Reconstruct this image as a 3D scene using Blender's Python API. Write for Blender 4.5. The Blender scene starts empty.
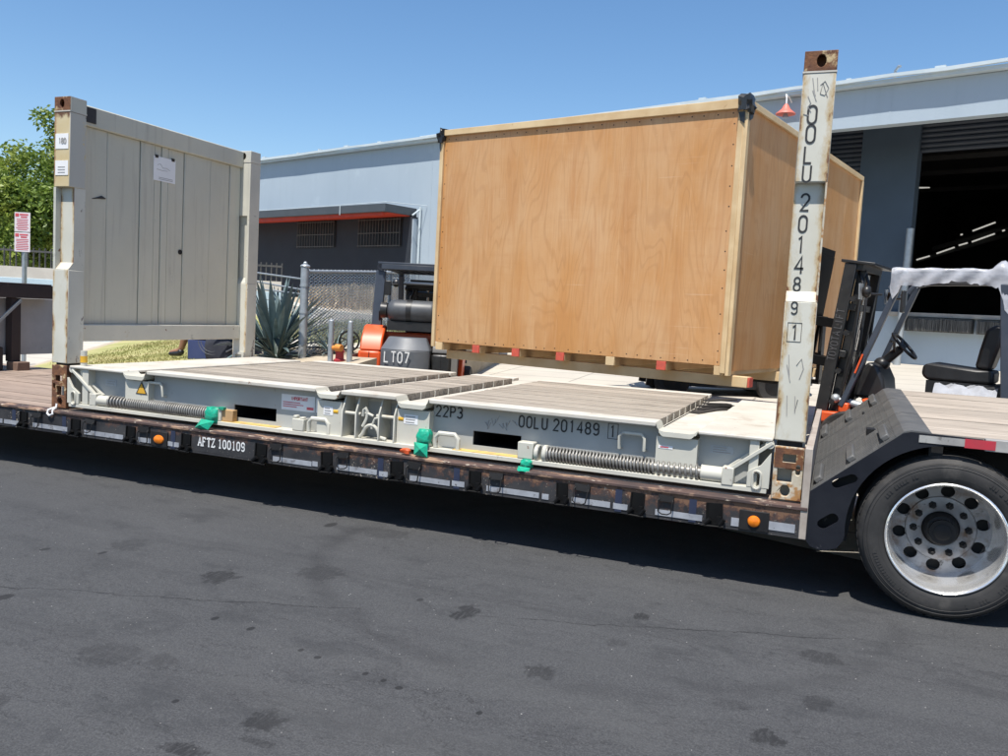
import bpy, bmesh, math, random
from mathutils import Vector, Matrix
from mathutils.geometry import tessellate_polygon
random.seed(7)
R = math.radians
PI = math.pi
C = bpy.context.scene.collection
SC = bpy.context.scene

# ------------------------------------------------------------------ camera
cam = bpy.data.objects.new("camera", bpy.data.cameras.new("camera"))
C.objects.link(cam)
_f = Vector((-0.36784, 0.92643, -0.07966)).normalized()
_r = Vector((math.cos(-0.377904), -math.sin(-0.377904), 0.0))
_u = _r.cross(_f).normalized()
_a = 0.0542566
_r2 = _r * math.cos(_a) + _u * math.sin(_a)
_u2 = -_r * math.sin(_a) + _u * math.cos(_a)
cam.matrix_world = Matrix(((_r2.x, _u2.x, -_f.x, 6.18854), (_r2.y, _u2.y, -_f.y, -5.15476), (_r2.z, _u2.z, -_f.z, 1.02257), (0, 0, 0, 1)))
cam.data.sensor_width = 36.0
cam.data.lens = 834.87 / 1008 * 36
cam.data.clip_start = 0.05
cam.data.clip_end = 3000
SC.camera = cam

# ------------------------------------------------------------------ light
SUN = Vector((-0.004, -0.385, 0.92)).normalized()
sun = bpy.data.objects.new("sun", bpy.data.lights.new("sun", 'SUN'))
C.objects.link(sun)
sun.rotation_euler = SUN.to_track_quat('Z', 'Y').to_euler()
sun.data.energy = 5.0
sun.data.angle = R(0.53)
sun.data.color = (1.0, 0.955, 0.88)
wd = bpy.data.worlds.new("World")
SC.world = wd
wd.use_nodes = True
nt = wd.node_tree
sky = nt.nodes.new("ShaderNodeTexSky")
sky.sky_type = 'NISHITA'
sky.sun_disc = False
sky.sun_elevation = math.asin(SUN.z)
sky.sun_rotation = math.atan2(SUN.x, SUN.y)
sky.altitude = 0
sky.air_density = 1.0
sky.dust_density = 0.6
sky.ozone_density = 1.6
hsv = nt.nodes.new("ShaderNodeHueSaturation")
hsv.inputs["Saturation"].default_value = 1.20
hsv.inputs["Value"].default_value = 1.25
nt.links.new(sky.outputs[0], hsv.inputs["Color"])
nt.links.new(hsv.outputs[0], nt.nodes["Background"].inputs[0])
nt.nodes["Background"].inputs[1].default_value = 0.10
SC.view_settings.view_transform = 'Standard'
SC.view_settings.look = 'None'
SC.view_settings.exposure = 0.39
SC.view_settings.gamma = 1

# ------------------------------------------------------------------ materials
class NT:
    def __init__(s, name):
        s.m = bpy.data.materials.new(name)
        s.m.use_nodes = True
        s.t = s.m.node_tree
        s.b = s.t.nodes["Principled BSDF"]
        s.tc = s.t.nodes.new("ShaderNodeTexCoord")
    def n(s, typ, **kw):
        x = s.t.nodes.new("ShaderNode" + typ)
        for k, v in kw.items():
            setattr(x, k, v)
        return x
    def l(s, a, b):
        s.t.links.new(a, b)
    def val(s, sock, v):
        if hasattr(v, 'is_linked') or hasattr(v, 'links'):
            s.l(v, sock)
        else:
            sock.default_value = v
    def math(s, op, a, b=0.0, clamp=False):
        x = s.n("Math", operation=op, use_clamp=clamp)
        s.val(x.inputs[0], a); s.val(x.inputs[1], b)
        return x.outputs[0]
    def noise(s, vec, scale, detail=5, rough=0.55, dist=0.0):
        x = s.n("TexNoise")
        if vec is not None: s.l(vec, x.inputs["Vector"])
        x.inputs["Scale"].default_value = scale
        x.inputs["Detail"].default_value = detail
        x.inputs["Roughness"].default_value = rough
        x.inputs["Distortion"].default_value = dist
        return x.outputs["Fac"]
    def mapv(s, vec, scale=(1, 1, 1), loc=(0, 0, 0)):
        x = s.n("Mapping")
        s.l(vec, x.inputs[0])
        x.inputs["Scale"].default_value = scale
        x.inputs["Location"].default_value = loc
        return x.outputs[0]
    def ramp(s, fac, lo, hi):
        x = s.n("MapRange"); x.clamp = True
        s.val(x.inputs[0], fac)
        x.inputs[1].default_value = lo; x.inputs[2].default_value = hi
        return x.outputs[0]
    def mix(s, fac, a, b):
        x = s.n("Mix", data_type='RGBA')
        s.val(x.inputs[0], fac)
        for k, v in ((6, a), (7, b)):
            if isinstance(v, tuple): x.inputs[k].default_value = (v[0], v[1], v[2], 1)
            else: s.l(v, x.inputs[k])
        return x.outputs[2]
    def bump(s, h, strength, dist=0.01):
        x = s.n("Bump")
        x.inputs["Strength"].default_value = strength
        x.inputs["Distance"].default_value = dist
        s.l(h, x.inputs["Height"])
        s.l(x.outputs[0], s.b.inputs["Normal"])
    def rnd(s):
        return s.n("ObjectInfo").outputs["Random"]
    def shifted(s, vec=None):
        """object coordinates moved by a random amount for each object"""
        v = vec or s.tc.outputs["Object"]
        x = s.n("VectorMath", operation='ADD')
        s.l(v, x.inputs[0])
        k = s.math('MULTIPLY', s.rnd(), 37.0)
        c = s.n("CombineXYZ")
        s.l(k, c.inputs[0]); s.l(k, c.inputs[1]); s.l(k, c.inputs[2])
        s.l(c.outputs[0], x.inputs[1])
        return x.outputs[0]
    def done(s, col, rough=0.6, metal=0.0, spec=None):
        if isinstance(col, tuple): s.b.inputs["Base Color"].default_value = (*col, 1)
        else: s.l(col, s.b.inputs["Base Color"])
        s.val(s.b.inputs["Roughness"], rough)
        s.b.inputs["Metallic"].default_value = metal
        if spec is not None: s.b.inputs["Specular IOR Level"].default_value = spec
        return s.m

def simple(name, c1, c2=None, scale=6.0, rough=0.6, metal=0.0, bump=0.0, stretch=(1, 1, 1), spot=None, spec=None, bscale=None, rand=0.0):
    """two tones blended by noise, optional spots ((colour), scale, lo, hi)"""
    t = NT(name)
    v = t.mapv(t.shifted() if rand else t.tc.outputs["Object"], stretch)
    c2 = c2 or tuple(x * 0.8 for x in c1)
    f = t.noise(v, scale, 6)
    col = t.mix(t.ramp(f, 0.35, 0.65), c1, c2)
    if rand:
        hs = t.n("HueSaturation")
        t.l(t.math('ADD', t.math('MULTIPLY', t.rnd(), rand), 1 - rand / 2), hs.inputs["Value"])
        t.l(col, hs.inputs["Color"]); col = hs.outputs[0]
    if spot:
        for (sc, ssc, lo, hi) in (spot if isinstance(spot, list) else [spot]):
            g = t.noise(t.mapv(t.tc.outputs["Object"], stretch, (3.1, 7.7, 1.3)), ssc, 8, 0.65)
            col = t.mix(t.ramp(g, lo, hi), col, sc)
    if bump:
        t.bump(t.noise(v, bscale or scale * 4, 5), bump, 0.01)
    return t.done(col, rough, metal, spec)

RUST = (0.16, 0.062, 0.026)
mt = {}
mt['cream'] = simple("cream_paint", (0.56, 0.54, 0.46), (0.49, 0.475, 0.41), 3, 0.55, bump=0.05,
                     spot=[((0.30, 0.29, 0.26), 9, 0.62, 0.72), ((0.42, 0.33, 0.19), 4, 0.62, 0.74), (RUST, 16, 0.66, 0.70)])
mt['webshade'] = simple('shade_toned_cream', (0.40, 0.405, 0.385), (0.345, 0.35, 0.335), 2.5, 0.6, bump=0.05, spot=[((0.27, 0.27, 0.26), 8, 0.64, 0.74), (RUST, 18, 0.72, 0.75)])  # cream paint with the recess's shade put into a darker, greyer base
mt['cream_top'] = simple("dusty_cream_top", (0.55, 0.52, 0.46), (0.46, 0.43, 0.37), 2.5, 0.75, bump=0.06,
                         spot=[((0.36, 0.31, 0.25), 5, 0.56, 0.72), (RUST, 14, 0.66, 0.71)])
def m_panel():
    t = NT("end_wall_panel_paint")
    ob = t.tc.outputs["Object"]
    col = t.mix(t.ramp(t.noise(ob, 1.6, 6), 0.3, 0.7), (0.54, 0.52, 0.43), (0.48, 0.465, 0.385))
    run = t.noise(t.mapv(ob, (1, 9, 0.45)), 1.6, 6, 0.65)
    col = t.mix(t.math('MULTIPLY', t.ramp(run, 0.54, 0.74), 0.55), col, (0.30, 0.275, 0.235))
    col = t.mix(t.math('MULTIPLY', t.ramp(t.noise(t.mapv(ob, (1, 3, 1), (4, 2, 9)), 2.6, 7, 0.7), 0.66, 0.72), 0.7), col, (0.24, 0.225, 0.20))
    col = t.mix(t.ramp(t.noise(t.mapv(ob, (1, 1, 1), (1, 5, 3)), 19, 6, 0.7), 0.70, 0.73), col, (0.21, 0.14, 0.09))
    t.bump(t.math('ADD', t.math('MULTIPLY', t.noise(ob, 2.4, 2), 6.0), t.noise(ob, 30, 3)), 0.22, 0.012)
    return t.done(col, 0.6)
mt['panel'] = m_panel()
mt['rust'] = simple("rusty_steel", (0.20, 0.085, 0.035), (0.10, 0.042, 0.024), 14, 0.85, bump=0.4,
                    spot=[((0.48, 0.36, 0.20), 9, 0.56, 0.62), ((0.05, 0.03, 0.02), 20, 0.62, 0.7)])
mt['rustcream'] = simple("chipped_cream_over_rust", (0.52, 0.48, 0.39), (0.46, 0.40, 0.30), 6, 0.7, bump=0.3,
                         spot=[((0.36, 0.19, 0.07), 8, 0.50, 0.57), (RUST, 11, 0.57, 0.62)])
mt['spring'] = simple("spring_steel", (0.30, 0.29, 0.27), (0.20, 0.19, 0.17), 10, 0.45, 0.4)
mt['white'] = simple("white_paper", (0.80, 0.79, 0.78), (0.74, 0.73, 0.72), 5, 0.7)
mt['grey_label'] = simple("grey_label", (0.40, 0.42, 0.43), (0.34, 0.36, 0.37), 30, 0.6)
mt['black_ink'] = simple("black_ink", (0.02, 0.02, 0.022), (0.03, 0.03, 0.03), 10, 0.6)
mt['faint_ink'] = simple("faint_grey_ink", (0.26, 0.25, 0.24), (0.34, 0.33, 0.31), 10, 0.7)
mt['mast_ink'] = simple('worn_grey_print', (0.13, 0.13, 0.135), (0.08, 0.08, 0.085), 20, 0.6)
mt['red_ink'] = simple("red_ink", (0.55, 0.05, 0.07), (0.6, 0.12, 0.14), 10, 0.6)
mt['white_ink'] = simple("white_ink", (0.75, 0.75, 0.73), (0.6, 0.6, 0.6), 20, 0.6)
mt['yellow'] = simple("yellow_paint", (0.75, 0.42, 0.03), (0.62, 0.34, 0.03), 8, 0.5)
mt['yellowplate'] = simple("worn_yellow_paint", (0.62, 0.45, 0.14), (0.5, 0.33, 0.12), 14, 0.7)
mt['green'] = simple("green_tape", (0.0, 0.38, 0.23), (0.02, 0.26, 0.16), 30, 0.45, bump=0.5, bscale=40)
mt['orange_tag'] = simple("orange_tag", (0.8, 0.12, 0.03), None, 6, 0.5)
mt['tblack'] = simple("trailer_black_paint", (0.040, 0.041, 0.046), (0.062, 0.062, 0.066), 6, 0.55, bump=0.15,
                      spot=[((0.15, 0.12, 0.10), 16, 0.64, 0.70), ((0.40, 0.34, 0.27), 34, 0.74, 0.765)])
def m_rail():
    t = NT("trailer_side_rail_paint")
    ob = t.tc.outputs["Object"]
    sx = t.n("SeparateXYZ"); t.l(ob, sx.inputs[0])
    col = t.mix(t.ramp(t.noise(ob, 4, 6), 0.35, 0.65), (0.022, 0.0225, 0.026), (0.050, 0.049, 0.051))
    n = t.noise(ob, 17, 8, 0.7)
    h = t.math('ADD', t.math('ADD', n, t.math('MULTIPLY', sx.outputs[0], 0.028)), t.math('MULTIPLY', t.math('SUBTRACT', sx.outputs[2], 0.475), 2.4))
    col = t.mix(t.ramp(h, 0.46, 0.56), col, (0.085, 0.05, 0.04))
    col = t.mix(t.ramp(h, 0.57, 0.63), col, (0.17, 0.095, 0.06))
    g = t.noise(t.mapv(ob, (1, 1, 1.5)), 46, 6, 0.75)
    col = t.mix(t.ramp(t.math('ADD', g, t.math('MULTIPLY', t.math('SUBTRACT', t.noise(ob, 2.3, 3), 0.5), 0.45)), 0.64, 0.67), col, (0.42, 0.36, 0.29))
    t.bump(n, 0.25, 0.006)
    return t.done(col, 0.65, 0, 0.25)
mt['trail'] = m_rail()
mt['tnavy'] = simple("dark_navy_trailer_paint", (0.009, 0.010, 0.015), (0.016, 0.0175, 0.023), 5, 0.45, bump=0.12, spot=[((0.08, 0.08, 0.085), 16, 0.66, 0.72), ((0.35, 0.30, 0.26), 40, 0.72, 0.75)], spec=0.2)
mt['trust'] = simple("trailer_rusty_cap", (0.105, 0.062, 0.05), (0.052, 0.036, 0.034), 7, 0.8, bump=0.3, stretch=(.5, 1, 1),
                     spot=[((0.32, 0.20, 0.13), 9, 0.54, 0.62), ((0.5, 0.42, 0.33), 22, 0.60, 0.65)])
mt['tdark'] = simple("dark_steel", (0.012, 0.012, 0.013), (0.020, 0.019, 0.019), 9, 0.6, bump=0.15, spot=((0.10, 0.085, 0.075), 25, 0.66, 0.71), spec=0.25)
mt['pocketblack'] = simple('oily_black_steel', (0.004, 0.004, 0.0045), (0.007, 0.007, 0.007), 9, 0.6, spot=((0.13, 0.12, 0.11), 38, 0.70, 0.73), spec=0.15)
mt['tape_white'] = simple("reflective_white_tape", (0.35, 0.365, 0.395), (0.25, 0.26, 0.285), 11, 0.5, spot=[((0.12, 0.11, 0.11), 7, 0.56, 0.64), ((0.06, 0.05, 0.05), 24, 0.60, 0.66)])
mt['tape_blue'] = simple("dark_blue_tape", (0.016, 0.022, 0.05), (0.024, 0.032, 0.065), 6, 0.45)
mt['tape_red'] = simple("reflective_red_tape", (0.48, 0.03, 0.05), (0.40, 0.04, 0.055), 20, 0.4)
mt['silver'] = simple("dull_silver_paint", (0.36, 0.35, 0.33), (0.26, 0.25, 0.24), 9, 0.6, spot=((0.1, 0.09, 0.08), 14, 0.6, 0.7))
mt['dustplate'] = simple("dusty_plate", (0.40, 0.35, 0.30), (0.30, 0.25, 0.21), 8, 0.8, spot=(RUST, 12, 0.62, 0.72))
mt['amber'] = simple("amber_lens", (0.80, 0.22, 0.01), (0.68, 0.16, 0.01), 40, 0.25)
mt['rubber'] = simple("tyre_rubber", (0.020, 0.0195, 0.0195), (0.033, 0.031, 0.030), 7, 0.75, bump=0.12, spot=((0.085, 0.078, 0.07), 5, 0.55, 0.8))
mt['treadplate'] = simple("black_ramp_plate", (0.105, 0.104, 0.101), (0.075, 0.075, 0.074), 5, 0.55, bump=0.2, spot=((0.15, 0.145, 0.135), 9, 0.52, 0.75))
mt['alu'] = simple("polished_aluminium", (0.90, 0.89, 0.86), (0.80, 0.79, 0.77), 9, 0.2, 0.75, spot=((0.30, 0.27, 0.24), 6, 0.6, 0.75))
mt['aludull'] = simple("dusty_aluminium", (0.34, 0.34, 0.35), (0.22, 0.22, 0.23), 9, 0.5, 0.6, spot=[((0.16, 0.11, 0.08), 7, 0.50, 0.66), ((0.04, 0.035, 0.03), 15, 0.62, 0.7)])
mt['lumber'] = simple("pale_pine_lumber", (0.66, 0.50, 0.29), (0.54, 0.37, 0.19), 3, 0.65, bump=0.1, stretch=(1, 1, 1), rand=0.15,
                      spot=((0.36, 0.22, 0.10), 14, 0.68, 0.74))
mt['redpaint'] = simple("red_end_paint", (0.62, 0.10, 0.06), (0.5, 0.09, 0.06), 18, 0.6)
mt['blackplastic'] = simple("black_plastic_sheet", (0.012, 0.012, 0.013), (0.03, 0.03, 0.03), 6, 0.3, bump=0.6, bscale=9)
mt['navy'] = simple("forklift_navy_steel", (0.040, 0.050, 0.070), (0.052, 0.062, 0.082), 6, 0.4, spec=0.4)
mt['mast'] = simple("mast_black_steel", (0.014, 0.014, 0.015), (0.024, 0.024, 0.024), 9, 0.4, spot=((0.09, 0.08, 0.07), 20, 0.66, 0.7))
mt['fgrey'] = simple("counterweight_grey", (0.125, 0.135, 0.15), (0.10, 0.11, 0.125), 5, 0.4, bump=0.05)
mt['forange'] = simple("forklift_orange", (0.72, 0.095, 0.018), (0.62, 0.085, 0.02), 5, 0.4, spot=((0.2, 0.06, 0.03), 12, 0.68, 0.74))
mt['seat'] = simple("black_vinyl", (0.013, 0.013, 0.014), (0.02, 0.02, 0.021), 8, 0.42, bump=0.1)
mt['tank'] = simple("gas_tank_paint", (0.075, 0.08, 0.088), (0.055, 0.058, 0.064), 8, 0.45)
mt['chrome'] = simple("chrome", (0.7, 0.7, 0.7), (0.6, 0.6, 0.6), 8, 0.2, 1.0)
def m_blue():
    t = NT("pale_blue_stucco")
    ob = t.tc.outputs["Object"]
    col = t.mix(t.ramp(t.noise(ob, 0.7, 6), 0.3, 0.7), (0.385, 0.455, 0.515), (0.36, 0.43, 0.49))
    run = t.noise(t.mapv(ob, (2.2, 2.2, 0.16)), 1.8, 6, 0.65)
    col = t.mix(t.math('MULTIPLY', t.ramp(run, 0.52, 0.72), 0.2), col, (0.30, 0.355, 0.40))
    col = t.mix(t.math('MULTIPLY', t.ramp(t.noise(t.mapv(ob, (1, 1, 1), (7, 2, 1)), 0.9, 6, 0.65), 0.58, 0.66), 0.35), col, (0.47, 0.55, 0.60))
    t.bump(t.noise(ob, 22, 4), 0.2, 0.01)
    return t.done(col, 0.85)
mt['bluewall'] = m_blue()
mt['trim'] = simple("pale_roof_trim", (0.55, 0.62, 0.65), (0.48, 0.55, 0.58), 2, 0.6)
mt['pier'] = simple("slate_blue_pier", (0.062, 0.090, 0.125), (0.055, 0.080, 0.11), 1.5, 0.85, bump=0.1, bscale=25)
mt['slate'] = simple("roll_door_slate", (0.032, 0.042, 0.062), (0.026, 0.036, 0.054), 3, 0.5)
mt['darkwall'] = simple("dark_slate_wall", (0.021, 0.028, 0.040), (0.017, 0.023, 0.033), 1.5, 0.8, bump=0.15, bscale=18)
mt['roofslab'] = simple("grey_fascia", (0.062, 0.074, 0.088), (0.052, 0.064, 0.076), 2, 0.7)
mt['redband'] = simple("red_soffit_paint", (0.52, 0.045, 0.02), (0.42, 0.04, 0.02), 3, 0.6)
mt['glassdark'] = simple('dark_window_glass', (0.010, 0.011, 0.014), (0.016, 0.016, 0.02), 2, 0.45, spec=0.2)
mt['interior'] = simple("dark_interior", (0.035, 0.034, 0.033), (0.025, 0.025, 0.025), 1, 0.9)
mt['galv'] = simple("galvanised_steel", (0.42, 0.45, 0.47), (0.34, 0.37, 0.39), 12, 0.45, 0.5)
mt['wire'] = simple('bright_fence_wire', (0.86, 0.88, 0.89), (0.78, 0.80, 0.81), 12, 0.5)
mt['bumper'] = simple("dock_bumper_rubber", (0.11, 0.108, 0.10), (0.028, 0.028, 0.028), 3, 0.8, bump=0.5, stretch=(14, 14, 0.6))
mt['ledge'] = simple("dock_ledge_steel", (0.42, 0.38, 0.32), (0.33, 0.29, 0.25), 4, 0.7)
mt['gridpanel'] = simple("gooseneck_grey_panel", (0.42, 0.42, 0.425), (0.36, 0.36, 0.37), 4, 0.6, spot=((0.08, 0.08, 0.08), 10, 0.68, 0.72))
mt['brownbeam'] = simple("rusty_black_beam", (0.030, 0.022, 0.022), (0.045, 0.03, 0.028), 5, 0.7, bump=0.2, spot=((0.11, 0.06, 0.045), 7, 0.6, 0.7))
mt['block'] = simple("worn_wood_block", (0.22, 0.14, 0.10), (0.16, 0.10, 0.075), 8, 0.8, bump=0.3)
mt['bluepaint'] = simple("pale_blue_blockwall", (0.46, 0.57, 0.62), (0.41, 0.52, 0.58), 2, 0.85, bump=0.1)
mt['creamwall'] = simple("cream_stucco", (0.62, 0.57, 0.49), (0.55, 0.51, 0.44), 1, 0.85)
mt['fencedark'] = simple("dark_fence_steel", (0.06, 0.06, 0.06), (0.09, 0.085, 0.08), 4, 0.6)
mt['signwhite'] = simple("sign_face", (0.74, 0.66, 0.67), (0.70, 0.62, 0.63), 5, 0.5)
mt['bark'] = simple("tree_bark", (0.19, 0.16, 0.13), (0.10, 0.085, 0.07), 6, 0.9, bump=0.5)
mt['agave'] = simple("agave_leaf", (0.17, 0.225, 0.225), (0.10, 0.15, 0.15), 5, 0.45, rand=0.7)
mt['darkplant'] = simple("dark_aloe_leaf", (0.035, 0.055, 0.045), (0.05, 0.075, 0.06), 6, 0.5, rand=0.4)
mt['dry'] = simple("dry_brush", (0.62, 0.51, 0.35), (0.42, 0.33, 0.22), 2.0, 0.9, spot=((0.10, 0.11, 0.05), 3, 0.55, 0.68))
mt['weed'] = simple("green_weeds", (0.22, 0.27, 0.13), (0.38, 0.37, 0.22), 1.4, 0.8)
mt['grassblade'] = simple('lawn_blades', (0.27, 0.28, 0.085), (0.42, 0.37, 0.17), 1.6, 0.8)
mt['curb'] = simple("pale_curb", (0.58, 0.54, 0.47), (0.50, 0.46, 0.40), 3, 0.85, bump=0.1)
mt['pathgrey'] = simple("grey_gravel_strip", (0.30, 0.29, 0.27), (0.22, 0.215, 0.20), 3, 0.9, bump=0.3, bscale=30)
mt['dirt'] = simple("tan_dirt", (0.46, 0.39, 0.29), (0.36, 0.30, 0.22), 2.2, 0.95, bump=0.3, bscale=20)
mt['hydred'] = simple("valve_red_paint", (0.42, 0.03, 0.04), (0.30, 0.03, 0.04), 18, 0.5, spot=((0.6, 0.45, 0.42), 14, 0.62, 0.68))
mt['hydorange'] = simple("valve_cap_orange", (0.75, 0.27, 0.05), None, 9, 0.5)
mt['salmon'] = simple("faded_red_lamp", (0.62, 0.16, 0.12), (0.55, 0.15, 0.11), 4, 0.5)
mt['skin'] = simple("skin", (0.30, 0.15, 0.09), (0.26, 0.13, 0.08), 9, 0.5)
mt['navycloth'] = simple("navy_cloth", (0.018, 0.02, 0.032), (0.03, 0.032, 0.045), 6, 0.85, bump=0.2)
mt['blueplastic'] = simple("blue_plastic", (0.035, 0.05, 0.14), (0.045, 0.06, 0.15), 6, 0.45)
mt['hair'] = simple("dark_hair", (0.02, 0.015, 0.012), None, 20, 0.6)
mt['strap'] = simple("black_webbing", (0.02, 0.018, 0.016), (0.04, 0.034, 0.03), 14, 0.9)
mt['strap2'] = simple('grey_cord', (0.10, 0.105, 0.12), None, 8, 0.7)
mt['cardboard'] = simple("tan_wood_chock", (0.48, 0.31, 0.15), (0.40, 0.25, 0.12), 9, 0.8)

def emis(name, col, k):
    t = NT(name)
    t.b.inputs["Emission Color"].default_value = (*col, 1)
    t.b.inputs["Emission Strength"].default_value = k
    return t.done((0.8, 0.8, 0.8), 0.5)
mt['tube'] = emis("fluorescent_tube", (1.0, 0.97, 0.88), 0.34)

def m_post():
    t = NT("post_paint")
    ob = t.tc.outputs["Object"]; ge = t.tc.outputs["Generated"]
    n1 = t.noise(ob, 3, 6)
    col = t.mix(t.ramp(n1, 0.35, 0.65), (0.60, 0.58, 0.50), (0.53, 0.51, 0.43))
    scr = t.noise(t.mapv(ob, (14, 14, 3)), 3.0, 6, 0.7)
    col = t.mix(t.math('MULTIPLY', t.ramp(scr, 0.66, 0.72), 0.6), col, (0.20, 0.20, 0.19))
    sx = t.n("SeparateXYZ"); t.l(ge, sx.inputs[0])
    d = t.math('MINIMUM', sx.outputs[0], t.math('SUBTRACT', 1.0, sx.outputs[0]))
    n2 = t.noise(t.mapv(ob, (1, 1, 0.5)), 11, 8, 0.7)
    e = t.math('ADD', d, t.math('MULTIPLY', t.math('SUBTRACT', n2, 0.5), 0.75))
    sn = t.n("SeparateXYZ"); t.l(t.n("NewGeometry").outputs["True Normal"], sn.inputs[0])
    my = t.math('POWER', t.math('ABSOLUTE', sn.outputs[1]), 4.0)
    col = t.mix(t.math('MULTIPLY', my, t.math('SUBTRACT', 1.0, t.ramp(e, 0.03, 0.19))), col, (0.45, 0.33, 0.17))
    col = t.mix(t.math('MULTIPLY', my, t.math('SUBTRACT', 1.0, t.ramp(e, -0.02, 0.045))), col, RUST)
    blot = t.noise(t.mapv(ob, (2, 2, 0.8), (3, 1, 6)), 3.0, 7, 0.68)
    col = t.mix(t.math('MULTIPLY', t.ramp(blot, 0.58, 0.70), 0.6), col, (0.40, 0.33, 0.20))
    chip = t.noise(t.mapv(ob, (9, 9, 5)), 1.0, 7, 0.7)
    col = t.mix(t.math('MULTIPLY', t.math('SUBTRACT', 1.0, my), t.ramp(chip, 0.60, 0.64)), col, (0.20, 0.17, 0.15))
    t.bump(n2, 0.15, 0.004)
    return t.done(col, 0.6)
mt['post'] = m_post()

def m_postyellow():
    t = NT("yellowed_post_paint")
    ob = t.tc.outputs["Object"]; ge = t.tc.outputs["Generated"]
    sx = t.n("SeparateXYZ"); t.l(ge, sx.inputs[0])
    n1 = t.noise(ob, 5, 6)
    col = t.mix(t.ramp(n1, 0.3, 0.7), (0.58, 0.49, 0.31), (0.53, 0.405, 0.20))
    n2 = t.noise(t.mapv(ob, (1, 1, 0.6)), 13, 8, 0.7)
    e = t.math('ADD', sx.outputs[0], t.math('MULTIPLY', t.math('SUBTRACT', n2, 0.5), 0.7))
    col = t.mix(t.math('SUBTRACT', 1.0, t.ramp(e, 0.02, 0.16)), col, (0.26, 0.11, 0.04))
    g = t.math('ADD', sx.outputs[2], t.math('MULTIPLY', t.math('SUBTRACT', n2, 0.5), 0.3))
    col = t.mix(t.ramp(g, 0.92, 0.98), col, (0.13, 0.06, 0.03))
    sn = t.n("SeparateXYZ"); t.l(t.n("NewGeometry").outputs["True Normal"], sn.inputs[0])
    side = t.math('MULTIPLY', t.math('ABSOLUTE', sn.outputs[0]), t.ramp(t.noise(t.mapv(ob, (9, 9, 5)), 1.0, 7, 0.7), 0.66, 0.62))
    col = t.mix(side, col, (0.46, 0.44, 0.385))
    return t.done(col, 0.7)
mt['posty'] = m_postyellow()

def m_ply():
    t = NT("varnished_plywood")
    v0 = t.tc.outputs["Object"]
    s = t.n("SeparateXYZ"); t.l(v0, s.inputs[0])
    c = t.n("CombineXYZ")
    t.l(t.math('ADD', s.outputs[0], s.outputs[1]), c.inputs[0]); t.l(s.outputs[2], c.inputs[2])
    p = c.outputs[0]
    big = t.noise(t.mapv(p, (1, 1, 0.55)), 1.5, 6, 0.6)
    col = t.mix(t.ramp(big, 0.36, 0.64), (0.58, 0.345, 0.170), (0.525, 0.255, 0.085))
    hue = t.noise(t.mapv(p, (2.2, 1, 0.35)), 2.2, 5, 0.6)
    col = t.mix(t.math('MULTIPLY', t.ramp(hue, 0.50, 0.70), 0.55), col, (0.47, 0.21, 0.070))
    n1 = t.noise(t.mapv(p, (1, 1, 0.17)), 2.3, 2, 0.45, 0.35)
    n1b = t.math('ADD', n1, t.math('MULTIPLY', t.noise(t.mapv(p, (1, 1, 0.4)), 7, 3, 0.5), 0.008))
    rings = t.math('SINE', t.math('MULTIPLY', n1b, 125.0))
    lines = t.math('MULTIPLY', t.ramp(rings, 0.45, 1.0), t.math('ADD', -0.06, t.math('MULTIPLY', t.noise(p, 2.0, 3), 0.52), True))
    col = t.mix(lines, col, (0.33, 0.145, 0.048))
    fine = t.noise(t.mapv(p, (1, 1, 0.03)), 95, 4, 0.65)
    col = t.mix(t.math('MULTIPLY', t.ramp(fine, 0.52, 0.72), 0.45), col, (0.38, 0.175, 0.06))
    mid = t.noise(t.mapv(p, (1, 1, 0.03)), 26, 4, 0.6)
    col = t.mix(t.math('MULTIPLY', t.ramp(mid, 0.56, 0.74), 0.5), col, (0.63, 0.39, 0.20))
    fig = t.noise(t.mapv(p, (0.8, 1, 6)), 1.6, 4, 0.55)
    col = t.mix(t.math('MULTIPLY', t.ramp(fig, 0.55, 0.75), 0.28), col, (0.46, 0.215, 0.075))
    kn = t.n("TexVoronoi"); t.l(t.mapv(p, (1, 1, 0.55)), kn.inputs["Vector"]); kn.inputs["Scale"].default_value = 3.1
    sel = t.n("SeparateColor"); t.l(kn.outputs["Color"], sel.inputs[0])
    knot = t.math('MULTIPLY', t.ramp(kn.outputs["Distance"], 0.075, 0.02), t.ramp(sel.outputs[0], 0.66, 0.70))
    col = t.mix(t.math('MULTIPLY', knot, 0.75), col, (0.24, 0.095, 0.03))
    hz = t.noise(t.mapv(p, (0.5, 1, 26)), 2.0, 4, 0.6)
    col = t.mix(t.math('MULTIPLY', t.math('MULTIPLY', t.ramp(hz, 0.64, 0.70), t.ramp(t.noise(p, 1.7, 3), 0.42, 0.6)), 0.4), col, (0.66, 0.48, 0.33))
    fl = t.noise(p, 60, 2)
    col = t.mix(t.math('MULTIPLY', t.ramp(fl, 0.74, 0.78), 0.7), col, (0.78, 0.67, 0.52))
    hs = t.n("HueSaturation"); t.l(t.math('ADD', 0.955, t.math('MULTIPLY', t.rnd(), 0.09)), hs.inputs["Value"]); t.l(col, hs.inputs["Color"])
    t.bump(t.math('ADD', fine, t.math('MULTIPLY', rings, 0.12)), 0.14, 0.004)
    return t.done(hs.outputs[0], 0.45)
mt['ply'] = m_ply()

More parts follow.
